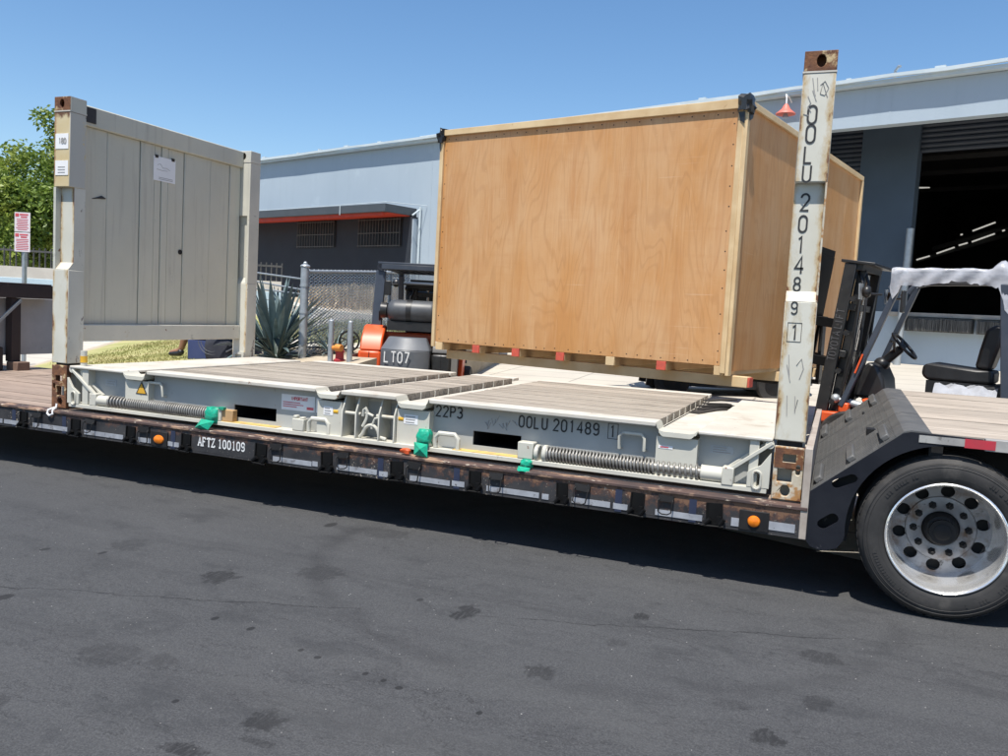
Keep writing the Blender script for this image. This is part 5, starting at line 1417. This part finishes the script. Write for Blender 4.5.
# grey canopy with red underside on the left, dark wall with barred windows under it
CS = -14.74
wb("grey_canopy", 'roofslab', -26, CS, WF - 1.4, WF - .001, 4.00, 4.26, None, .01)
m = MB(); m.hexa([sw(-26, WF - 1.30, 3.84), sw(CS - .22, WF - 1.30, 3.90), sw(CS - .22, WF - 1.22, 3.90), sw(-26, WF - 1.22, 3.84), sw(-26, WF - 1.30, 3.999), sw(CS - .22, WF - 1.30, 3.999), sw(CS - .22, WF - 1.22, 3.999), sw(-26, WF - 1.22, 3.999)])
m.build("red_beam", 'redband', B_)
wb("red_soffit", 'redband', -26, CS - .05, WF - 1.215, WF - .26, 3.975, 3.998)
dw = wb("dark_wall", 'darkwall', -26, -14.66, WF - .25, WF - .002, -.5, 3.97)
wb("wall_end", 'bluewall', -14.655, -14.60, WF - .26, WF - .002, 1.2, 3.9)
for s0, s1 in ((-20.84, -18.68), (-17.29, -15.17)):
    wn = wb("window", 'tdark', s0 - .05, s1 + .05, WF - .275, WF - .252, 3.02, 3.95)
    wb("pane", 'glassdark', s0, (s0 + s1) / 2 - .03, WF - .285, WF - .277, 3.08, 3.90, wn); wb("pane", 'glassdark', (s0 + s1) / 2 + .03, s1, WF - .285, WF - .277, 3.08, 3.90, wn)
    m = MB()
    for i in range(15):
        s = s0 + (s1 - s0) * i / 14; m.cyl(sw(s, WF - .34, 2.98), sw(s, WF - .34, 3.95), .012, None, 6)
    for z in (3.02, 3.45, 3.9): m.bar(sw(s0 - .04, WF - .345, z), sw(s1 + .04, WF - .345, z), .012, .03)
    m.build("security_bars", 'fencedark', wn)
m = MB(); m.tube([sw(-14.5, WF - .07, 4.3), sw(-14.5, WF - .07, 1.0)], .04, 8); m.tube([sw(-14.5, WF - .07, 4.22), sw(-14.62, WF - .3, 4.0)], .03, 8); m.build("downpipe", 'trim', B_)
m = MB(); m.tube([sw(-24, WF - 1.38, 4.28), sw(-20, WF - 1.38, 4.27), sw(CS + .02, WF - 1.38, 4.30), sw(CS + .5, WF - .02, 4.33)], .012, 6); m.tube([sw(-17.0, WF - 1.41, 4.29), sw(-17.0, WF - 1.41, 3.95)], .015, 6); m.build("canopy_conduit", 'trim', B_)
for s in (-23.5, -21.2, -19.9, -18.4, -16.6, -4.5, -.9, .9):
    wb("roof_clip", 'trim', s, s + random.uniform(.08, .3), WF - .24, WF - .1, ZR - .005, ZR + random.uniform(.03, .07))
# roof fittings: air unit, vent pipe
ac = wb("air_conditioner", 'trim', -15.6, -14.35, WF + .8, WF + 1.7, 6.46, 6.86)
ac.parent = None
def own(o, label, cat, loc=None):
    """make a part mesh a thing of its own where it stands"""
    M_ = B_.matrix_basis
    o.data.transform(M_); o.parent = None
    return tag(o, label, cat)
own(ac, "pale box air conditioner on the warehouse roof edge", "air conditioner")
m = MB(); sb(m, -15.45, -14.65, WF + .79, WF + .797, 6.50, 6.82); m.build("intake_grille", 'fencedark', ac, local=True)
m = MB(); m.tube([sw(.02, WF + .1, 6.45), sw(.02, WF + .1, 6.68), sw(.10, WF + .05, 6.76), sw(.14, WF + .02, 6.74)], .03, 8)
m.build("roof_vent_pipe", 'galv', None, label="small bent vent pipe on the roof above the loading dock", cat="vent pipe")
rl = root("barn_lamp", "faded red barn lamp hung from the dock fascia behind the crate", "lamp", tuple(sw(-2.18, WF - .35, 5.85)))
m = MB(); m.lathe([(.03, .34), (.06, .30), (.10, .22), (.17, .16), (.22, .12), (.225, .10), (.21, .10), (.16, .14), (.03, .26)], tuple(sw(-2.18, WF - .35, 5.80)), 'z', 28); m.build("lamp_shade", 'salmon', rl)
m = MB(); m.tube([sw(-2.18, WF - .35, 6.12), sw(-2.18, WF - .35, 6.28), sw(-2.22, WF - .30, 6.36), sw(-2.2, WF - .15, 6.33), sw(-2.2, WF, 6.25)], .018, 8); m.build("lamp_arm", 'white', rl)
m = MB(); m.cyl(sw(-2.18, WF - .35, 5.82), sw(-2.18, WF - .35, 5.92), .07, .05); m.build("lamp_glass", 'galv', rl)
m = MB(); m.cyl(sw(.16, WD - .42, -.3), sw(.20, WD - .42, 3.45), .085, None, 14); m.sphere(sw(.20, WD - .42, 3.45), .085, .085, .03)
m.build("guide_post", 'galv', None, label="tall galvanised pipe post beside the open dock door", cat="post")

# ================================================================== FENCE, PLANTS, SMALL THINGS BEHIND THE TRAILER
fa, fb = Vector((-.40, 4.14, 0)), Vector((-.95, 9.6, 0))
FN = root("chain_link_fence", "galvanised chain link fence running back toward the dark wall", "fence", (fa.x, fa.y, berm(fa.x, fa.y)))
ft = lambda t: 1.42 + .30 * t
d = (fb - fa)
n = 2
for i in range(n + 1):
    t = i / n; p = fa + d * t; zb = berm(p.x, p.y); r = .055 if i == 0 else .03
    m = MB(); m.cyl((p.x, p.y, zb - .1), (p.x, p.y, ft(t) + (.05 if i == 0 else .0)), r, None, 12)
    if i == 0:
        m.sphere((p.x, p.y, ft(t) + .05), .065, .065, .03); m.sphere((p.x, p.y, ft(t) + .085), .028)
        for z in (.5, .85, 1.2): m.cyl((p.x, p.y, z), (p.x, p.y, z + .03), .062, None, 12)
    m.build("post", 'galv', FN)
m = MB(); m.tube([fa + Vector((0, 0, ft(0) - .02)), fb + Vector((0, 0, ft(1) - .02))], .026, 8); m.build("top_rail", 'galv', FN)
m = MB(); L = d.length; nw = 46; du = L / nw
rows = 26
for k in range(nw):
    for sgn in (1,):
        pts = []
        for r_ in range(rows + 1):
            u = (k + (r_ % 2)) * du
            p = fa + d * (u / L); zb = berm(p.x, p.y); zt = ft(u / L)
            pts.append((p.x + .006 * (1 if r_ % 2 else -1), p.y, zb + .02 + (zt - zb - .02) * r_ / rows))
        m.tube(pts, .0118, 3, caps=False)
        if True:
            pts = [( (fa + d * ((k + 1 - (r_ % 2)) * du / L)).x, (fa + d * ((k + 1 - (r_ % 2)) * du / L)).y, berm(*(fa + d * ((k + 1 - (r_ % 2)) * du / L))[:2]) + .02 + (ft((k + .5) / nw) - berm(*(fa + d * ((k + .5) * du / L))[:2]) - .02) * r_ / rows) for r_ in range(rows + 1)]
            m.tube(pts, .0118, 3, caps=False)
o = m.build("wire_mesh", 'wire', FN, kind='stuff', ang=180)
m = MB()
for z0, z1 in ((1.42, 1.30), (1.30, 1.16), (1.18, 1.10)): m.tube([(-.43, 4.14, z1), (-2.2, 4.9, z0)], .012, 6)
m.build("side_rail_wire", 'galv', FN)
m = MB(); m.cyl((-2.2, 4.9, .2), (-2.2, 4.9, 1.45), .03); m.build("post", 'galv', FN)

def leaf_mesh(name, mat, L, w, curl, seed):
    rnd = random.Random(seed); m = MB(); n = 9
    for i in range(n + 1):
        t = i / n
        x = L * t * (1 - .12 * curl * t); z = -curl * L * .35 * t * t
        ww = w * (0.55 + 1.1 * t - 1.0 * t * t) * (1 - t ** 5) + .001
        for k, (a, h) in enumerate(((-1, .28), (-.5, .05), (0, -.04), (.5, .05), (1, .28))): m.v.append(Vector((x, a * ww, z + h * ww)))
    m.f = [(5 * i + k, 5 * i + k + 1, 5 * i + 6 + k, 5 * i + 5 + k) for i in range(n) for k in range(4)]
    return m.mesh(name, mat, 180)
def agave(x, y, s, n, label_, mat='agave', seed=1, spread=(20, 86)):
    P = root("agave", label_, "plant", (x, y, berm(x, y)))
    rnd = random.Random(seed)
    ms = [leaf_mesh("agave_leaf", mat, 1.0, .050, c, k) for k, c in enumerate((.15, .45, .8))]
    m = MB(); m.sphere((x, y, berm(x, y) + .05), .14 * s, .14 * s, .12 * s); m.build("rootstock", mat, P)
    for i in range(n):
        t = i / n
        el = R(spread[0] + (spread[1] - spread[0]) * t ** 0.8 + rnd.uniform(-6, 6)); az = i * 2.39996 + rnd.uniform(-.2, .2)
        L = s * rnd.uniform(.8, 1.1) * (1.0 if t > .25 else .85)
        place(ms[0 if t > .6 else (1 if t > .3 else 2)], "leaf", P, (math.cos(az) * .06 * s, math.sin(az) * .06 * s, .06 * s), (rnd.uniform(-.15, .15), -el, az), (L, L, L))
    return P
agave(-.92, 4.24, 1.06, 84, "big blue grey agave with stiff upright leaves beside the fence post", seed=3, spread=(12, 84))
agave(-.60, 3.86, .50, 30, "low dark spiky plant at the foot of the big agave", 'darkplant', 9, (5, 70))
agave(-.16, 4.46, .40, 26, "small pale agave seen through the chain link fence", seed=14, spread=(5, 65))
for (x, y), lb in (((.33, 3.70), "grey steel bollard left of the red valve, behind the trailer"), ((.62, 3.68), "grey steel bollard nearest the orange forklift fender")):
    z = berm(x, y)
    m = MB(); m.cyl((x, y, z - .1), (x, y, 1.02 - .235), .035, None, 14); m.sphere((x, y, .785), .035, .035, .02)
    m.build("bollard", 'galv', None, label=lb, cat="bollard", group="bollards behind the trailer")
vx, vy = .44, 3.74; vz = berm(vx, vy)
V = root("hydrant_valve", "red and white flecked valve with an orange cap between the two bollards", "valve", (vx, vy, vz))
m = MB(); m.lathe([(.07, -.02), (.075, .02), (.055, .03), (.05, .10), (.062, .12), (.045, .15)], (vx, vy, vz), 'z', 18); m.build("valve_body", 'hydred', V)
m = MB(); m.cyl((vx - .02, vy - .06, vz + .17), (vx + .07, vy - .07, vz + .17), .045, None, 14); m.cyl((vx - .07, vy - .05, vz + .165), (vx - .02, vy - .06, vz + .165), .03, None, 12); m.build("valve_cap", 'hydorange', V, bevel=.006)
wx, wy, wz = .18, 4.36, .52
V = root("valve_handwheel", "black spoked handwheel on a stem beside the orange forklift", "handwheel", (wx, wy, berm(wx, wy)))
m = MB(); vd = Vector((-.368, .926, 0)); e1 = Vector((.926, .372, 0)); e2 = Vector((0, 0, 1)); c = Vector((wx, wy, wz))
m.tube([c + (e1 * math.cos(t) + e2 * math.sin(t)) * .13 for t in [2 * PI * i / 24 for i in range(24)]], .014, 8, closed=True)
for i in range(5):
    t = 2 * PI * i / 5 + .3; m.tube([c, c + (e1 * math.cos(t) + e2 * math.sin(t)) * .13], .010, 6)
m.sphere(c, .035); m.build("wheel", 'tdark', V)
m = MB(); m.cyl(c, c + vd * .12, .016); m.cyl(c + vd * .12 - Vector((0, 0, .3)), c + vd * .12 + Vector((0, 0, .06)), .04); m.build("valve_stem", 'tdark', V)

# ---- person sitting on a blue box, mostly hidden by the end wall
px_, py_ = -2.14, 4.52; pz = berm(px_, py_) - .04
PR = root("person", "person in dark clothes and black shoes seated on a blue box behind the end wall", "person", (px_, py_, pz))
def skin(name, mat, pts, edges, radii, parent, rootv=0, sub=2):
    me = bpy.data.meshes.new(name)
    inv = parent.matrix_basis.inverted()
    me.from_pydata([tuple(inv @ Vector(p)) for p in pts], edges, [])
    o = bpy.data.objects.new(name, me); C.objects.link(o); o.parent = parent
    mo = o.modifiers.new("skin", 'SKIN'); mo.use_smooth_shade = True
    for i, r in enumerate(radii):
        sv = me.skin_vertices[0].data[i]
        rr = r if isinstance(r, tuple) else (r, r)
        sv.radius = rr; sv.use_root = (i == rootv)
    s = o.modifiers.new("subsurf", 'SUBSURF'); s.levels = sub; s.render_levels = sub
    me.materials.append(mt[mat])
    return o
def P_(dx, dy, dz): return (px_ + dx, py_ + dy, pz + dz)
# faces left (-x): hips on the box, legs forward, trunk leaning forward
bp_ = [P_(0, 0, .44), P_(-.03, 0, .62), P_(-.10, 0, .84), P_(-.15, 0, .97), P_(-.19, 0, 1.06), P_(-.24, 0, 1.18),
       P_(-.03, -.10, .42), P_(-.40, -.15, .43), P_(-.52, -.16, .10), P_(-.72, -.17, .05),
       P_(-.03, .10, .42), P_(-.38, .14, .45), P_(-.36, .15, .10), P_(-.54, .15, .05),
       P_(-.13, -.19, .93), P_(-.22, -.24, .68), P_(-.42, -.18, .52), P_(-.50, -.17, .49),
       P_(-.13, .19, .93), P_(-.22, .24, .68), P_(-.42, .18, .54), P_(-.50, .17, .51)]
be = [(0, 1), (1, 2), (2, 3), (3, 4), (4, 5), (0, 6), (6, 7), (7, 8), (8, 9), (0, 10), (10, 11), (11, 12), (12, 13), (2, 14), (14, 15), (15, 16), (16, 17), (2, 18), (18, 19), (19, 20), (20, 21)]
brd = [(.15, .13), (.14, .12), (.15, .12), (.07, .07), (.055, .055), (.09, .075), .095, .07, .042, .035, .095, .07, .042, .035, .06, .045, .034, .03, .06, .045, .034, .03]
body = skin("body", 'skin', bp_, be, brd, PR)
sh = skin("shirt", 'navycloth', [P_(0, 0, .46), P_(-.03, 0, .62), P_(-.10, 0, .84), P_(-.14, 0, .95), P_(-.13, -.19, .93), P_(-.20, -.235, .74), P_(-.13, .19, .93), P_(-.20, .235, .74)],
          [(0, 1), (1, 2), (2, 3), (2, 4), (4, 5), (2, 6), (6, 7)], [(.17, .15), (.16, .14), (.17, .14), (.09, .09), .078, .065, .078, .065], PR)
tr = skin("trousers", 'navycloth', [P_(.02, 0, .46), P_(-.03, -.10, .42), P_(-.40, -.15, .43), P_(-.46, -.155, .27), P_(-.03, .10, .42), P_(-.38, .14, .45), P_(-.37, .145, .22)],
          [(0, 1), (1, 2), (2, 3), (0, 4), (4, 5), (5, 6)], [(.17, .16), .115, .09, .068, .115, .09, .066], PR)
for sy, x0 in ((-.165, -.50), (.15, -.34)):
    skin("shoe", 'seat', [P_(x0, sy, .12), P_(x0 - .01, sy, .055), P_(x0 - .13, sy - .005, .045), P_(x0 - .22, sy - .01, .035)], [(0, 1), (1, 2), (2, 3)], [(.050, .05), (.055, .05), (.048, .040), (.042, .030)], PR)
m = MB(); m.sphere(P_(-.225, 0, 1.235), .088, .082, .09)
for i, p in enumerate(m.v):
    pass
m.build("hair", 'hair', PR)
m = MB(); m.sphere(P_(-.335, 0, 1.165), .02, .016, .022, 8, 6)
for s in (-1, 1): m.sphere(P_(-.24, s * .085, 1.17), .02, .012, .03, 8, 6)
m.build("nose_and_ears", 'skin', PR)
m = MB()
for s in (-1, 1): m.sphere(P_(-.322, s * .034, 1.195), .010, .013, .008, 8, 6)
m.box(*(lambda c: (c[0] - .004, c[0] + .004, c[1] - .025, c[1] + .025, c[2] - .004, c[2] + .004))(P_(-.328, 0, 1.125)))
m.build("eyes_and_mouth", 'hair', PR)
for s in (-1, 1):
    for k in range(5):
        y = s * .17 + (k - 2) * .018
        b0 = P_(-.50, y, .505); ln = (.055, .075, .08, .075, .05)[k]
        m = MB(); m.tube([b0, (b0[0] - ln * .6, b0[1], b0[2] - .005), (b0[0] - ln, b0[1], b0[2] - .03)], [.010, .009, .007], 8); m.sphere((b0[0] - ln, b0[1], b0[2] - .03), .007)
        m.build("finger", 'skin', PR)
bx = root("blue_box", "dark blue plastic box under the seated person", "box", (px_ + .1, py_, pz))
m = MB(); m.box(px_ - .30, px_ + .62, py_ - .28, py_ + .24, pz - .03, pz + .29); m.build("box_body", 'blueplastic', bx, bevel=.03)
m = MB(); m.box(px_ - .31, px_ + .63, py_ - .29, py_ + .25, pz + .291, pz + .325); m.build("lid", 'blueplastic', bx, bevel=.012)
bg = root("black_bag", "black bag with a grey loop of cord lying on the blue box", "bag", (px_ + .45, py_ - .2, pz))
m = crumple((px_ + .42, py_ - .36, pz + .16), .36, .14, .24, 8, 18, 12, .12); m.build("bag_body", 'navycloth', bg, ang=60)
m = MB()
for rr in (.16, .20): m.tube([(px_ + .30 + rr * 1.1 * math.cos(R(a)), py_ - .50 + .02 * (a / 180), pz + .30 + rr * math.sin(R(a))) for a in range(185, 350, 15)], .005, 6)
m.tube([(px_ + .66, py_ - .49, pz + .10), (px_ + .78, py_ - .47, pz + .17), (px_ + .70, py_ - .48, pz + .22), (px_ + .58, py_ - .49, pz + .16)], .012, 6)
m.build("cord", 'strap2', bg)

# ---- left background: sign, tree, fence on a block wall, cream building
sx_, sy_ = -8.43, 6.40
S_ = root("parking_sign", "two stacked white signs with red print on a grey post in front of the tree", "sign", (sx_, sy_, -.9))
nrm = Vector((.84, -.54, 0)).normalized(); rt = Vector((.54, .84, 0)).normalized() * 1
rt = Vector((.926, .372, 0)); nrm = Vector((.372, -.926, 0))
def panel(cx, cz, w, h, name, mat, off, par, th=.004):
    c = Vector((sx_, sy_, cz)) + nrm * off + rt * cx
    return MB().obox(c, rt * w / 2, nrm * th / 2, Vector((0, 0, h / 2))).build(name, mat, par)
m = MB(); m.box(sx_ - .03, sx_ + .03, sy_ - .03, sy_ + .03, -.9, 2.36); m.build("post", 'galv', S_)
for cz in (2.22, 1.84):
    p = panel(-.02, cz, .30, .365, "sign_plate", 'signwhite', .045, S_, .006)
    k = MB(); c0 = Vector((sx_, sy_, cz)) + nrm * .050 + rt * -.02
    k.obox(c0 + rt * -.10 + Vector((0, 0, .13)), rt * .035, nrm * .001, Vector((0, 0, .030)))
    for i, (a, w) in enumerate(((.03, .16), (.03, .12))): k.obox(c0 + rt * a + Vector((0, 0, .140 - i * .045)), rt * w / 2, nrm * .001, Vector((0, 0, .014)))
    for i in range(7):
        w = random.uniform(.18, .25); k.obox(c0 + Vector((0, 0, .05 - i * .032)), rt * w / 2, nrm * .001, Vector((0, 0, .006)))
    k.build("red_print", 'red_ink', p)

tx, ty, tz0 = -16.8, 13.0, -.7
TR = root("tree", "leafy green tree behind the parking sign at the left edge", "tree", (tx, ty, tz0))
rnd = random.Random(21)
limbs = []
m = MB(); m.tube([(tx, ty, tz0), (tx + .1, ty, tz0 + 1.2), (tx + .05, ty + .1, tz0 + 2.4), (tx + .2, ty, tz0 + 3.6)], [.26, .21, .18, .14], 12); m.build("trunk", 'bark', TR)
tips = []
for i in range(15):
    a = i * 2.4 + rnd.uniform(-.3, .3); h = rnd.uniform(1.4, 3.6); ln = rnd.uniform(1.3, 2.6)
    p0 = Vector((tx + .1, ty, tz0 + h)); el = rnd.uniform(.25, 1.15)
    p2 = p0 + Vector((math.cos(a) * math.cos(el), math.sin(a) * math.cos(el), math.sin(el))) * ln
    p1 = p0.lerp(p2, .5) + Vector((0, 0, .12)); tips += [p1, p2, p0.lerp(p2, .8)]
    m = MB(); m.tube([p0, p1, p2], [.08, .05, .02], 8); m.build("branch", 'bark', TR)
lf = MB()
def leafspray(c, rad, n, s):
    for _ in range(n):
        while True:
            d = Vector((rnd.uniform(-1, 1), rnd.uniform(-1, 1), rnd.uniform(-1, 1)))
            if .1 < d.length < 1: break
        p = c + d * rad * (.55 + .45 * d.length)
        ax = Vector((rnd.uniform(-1, 1), rnd.uniform(-1, 1), rnd.uniform(-.9, .4))).normalized(); bx_ = ax.orthogonal().normalized()
        bx_ = (bx_ * math.cos(rnd.uniform(0, 6)) + ax.cross(bx_) * math.sin(rnd.uniform(0, 6))).normalized()
        L = s * rnd.uniform(.7, 1.3)
        lf.add([p, p + ax * L * .5 + bx_ * L * .24, p + ax * L, p + ax * L * .5 - bx_ * L * .24], [(0, 1, 2, 3)])
cl = []
for t in tips: cl.append((t, rnd.uniform(.45, .8)))
for i in range(34):
    a = rnd.uniform(0, 2 * PI); r = math.sqrt(rnd.random()) * 2.6; h = 1.9 + 3.3 * rnd.random() ** .7
    if h > 4.2: r *= .6
    cl.append((Vector((tx + math.cos(a) * r, ty + math.sin(a) * r, tz0 + h)), rnd.uniform(.35, .7)))
for dx, dy, h in ((.95, .3, 6.35), (.9, .2, 5.9), (1.1, .1, 5.4), (.4, -.2, 5.5), (-.4, 0, 5.55), (-1.6, 0, 5.2), (1.5, .2, 5.0), (.7, .1, 6.7)):
    cl.append((Vector((tx + dx, ty + dy, tz0 + h)), .36 if h > 5.8 else .5))
for c, rd in cl: leafspray(c, rd, int(520 * (rd / .6) ** 2), .15)
lf.build("crown", 'leaf', TR, kind='stuff', ang=180)
# a smaller tree mass behind to the right of the sign
def wall_dir(u0): return u0
BW = root("block_wall", "pale blue block wall with a dark picket fence on top, behind the parking sign", "wall", (-13.5, 9.8, -.9))
wa, wbb = Vector((-20.5, 5.4, 0)), Vector((-8.0, 13.8, 0))
dv = (wbb - wa).normalized(); nv = Vector((dv.y, -dv.x, 0))
hb = .235
for i in range(9):
    z = -.9 + i * hb
    c = (wa + wbb) / 2
    MB().obox((c.x, c.y, z + hb / 2 - .006), dv * (wbb - wa).length / 2, nv * (.10 + (.0 if i % 2 else .004)), (0, 0, hb / 2 - .008)).build("block_course", 'bluepaint', BW, bevel=.008)
c = (wa + wbb) / 2
MB().obox((c.x, c.y, .30), dv * (wbb - wa).length / 2, nv * .085, (0, 0, 1.19)).build("mortar_core", 'curb', BW)
m = MB(); n = 110
for i in range(n + 1):
    p = wa.lerp(wbb, i / n); m.box(p.x - .014, p.x + .014, p.y - .014, p.y + .014, 1.22, 1.99)
m.build("pickets", 'fencedark', BW, kind='stuff')
m = MB()
for z in (1.30, 1.90): m.bar(wa + Vector((0, 0, z)), wbb + Vector((0, 0, z)), .035, .05)
m.build("fence_rail", 'fencedark', BW)
CB = root("cream_building", "low cream building behind the picket fence at the left edge", "building", (-30, 21, -1))
c = Vector((-31, 21, 0)); bx0 = Vector((.83, .56, 0)) * 9; by0 = Vector((-.56, .83, 0)) * 4
MB().obox((c.x, c.y, .9), bx0, by0, (0, 0, 1.9)).build("wall", 'creamwall', CB)
MB().obox((c.x, c.y, 2.86), bx0 * 1.02, by0 * 1.05, (0, 0, .055)).build("roof", 'curb', CB)
for k in range(3):
    q = c + Vector((.83, .56, 0)) * (-5 + 4.5 * k) + Vector((.56, -.83, 0)) * 4.02
    w = MB().obox((q.x, q.y, 1.5), Vector((.83, .56, 0)) * .7, Vector((.56, -.83, 0)) * .03, (0, 0, .55)).build("window", 'tdark', CB)
    MB().obox((q.x + .02, q.y - .03, 1.5), Vector((.83, .56, 0)) * .62, Vector((.56, -.83, 0)) * .012, (0, 0, .48)).build("pane", 'glassdark', w)

# ================================================================== LOOSE THINGS ON THE RACK
nt_ = MB().box(.0550, .0565, 1.033, 1.312, 2.083, 2.31).build("paper_notice", 'white', None, label="white paper notice clipped to the grey end wall", cat="paper")
m = MB()
for i, (a, b) in enumerate(((1.08, 1.15), (1.15, 1.24), (1.07, 1.21))): m.tube([(.0572, a, 2.23 - i * .02), (.0572, (a + b) / 2, 2.245 - i * .03), (.0572, b, 2.21 - i * .01)], .002, 4)
for i in range(2): m.box(.0568, .0574, 1.10, 1.28, 2.10 + i * .014, 2.105 + i * .014)
m.build("print", 'faint_ink', nt_)
m = MB()
for y in (1.068, 1.278): m.box(.0540, .062, y - .018, y + .018, 2.295, 2.322)
m.build("clip", 'strap', nt_)
def green_wrap(x, z, rx, rz, seed, lb, flap):
    o = root("green_tape", lb, "tape", (x, -.03, z), 0, "green tape wraps on the rack")
    m = crumple((x, .012, z), rx, .05, rz, seed, 20, 14, .17); m.build("wrap", 'green', o, ang=55)
    m = MB(); a, b = flap
    m.add([(x - rx * .8, -.045, z - rz * .4), (x + rx * .9, -.045, z - rz * .5), (x + rx * .7 + a, -.075, z - rz - b), (x - rx * .9 + a, -.085, z - rz - b * .8), (x + a, -.11, z - rz * .9)], [(0, 1, 4), (1, 2, 4), (2, 3, 4), (3, 0, 4)])
    m.build("flap", 'green', o, ang=10)
green_wrap(1.715, .095, .075, .075, 2, "green tape wrapped round the end of the left spring", (-.02, .03))
green_wrap(3.565, .115, .062, .07, 4, "green tape wrapped round the latch block in the middle of the rack", (.03, .05))
green_wrap(4.335, .025, .05, .035, 6, "small lump of green tape under the right spring", (.01, .01))
m = MB(); m.box(1.78, 1.83, -.004, .03, .145, .165); m.build("tape_tail", 'green', None, label="small green tape end stuck beside the wrapped left spring", cat="tape", group="green tape wraps on the rack")
m = crumple((3.455, -.05, .018), .045, .03, .022, 12, 10, 7, .3); m.build("orange_tag", 'orange_tag', None, label="small orange rag on the rail beside the green tape", cat="rag", ang=20)
rnd = random.Random(3)
m = MB()
for k in range(5):
    y0 = 1.35 + .10 * k
    m.bar((5.20 + rnd.uniform(0, .04), y0 + rnd.uniform(-.05, .05), .335 + .012 * k), (5.42 + rnd.uniform(-.04, .0), y0 + rnd.uniform(.1, .5), .332 + .012 * k), .07, .01)
m.bar((5.22, 1.2, .335), (5.40, 1.9, .34), .08, .012)
m.build("ratchet_strap", 'strap', None, label="black webbing strap lying in the notch of the rack floor", cat="strap")
m = MB(); m.tube([(.10, -.03, .04), (.10, -.035, .01), (.075, -.09, -.01), (.07, -.095, -.04), (.10, -.1, -.055), (.13, -.095, -.04), (.125, -.09, -.01), (.10, -.035, .01)], .009, 6); m.build("shackle", 'white', None, label="small white shackle hanging at the rusty left corner casting", cat="shackle")
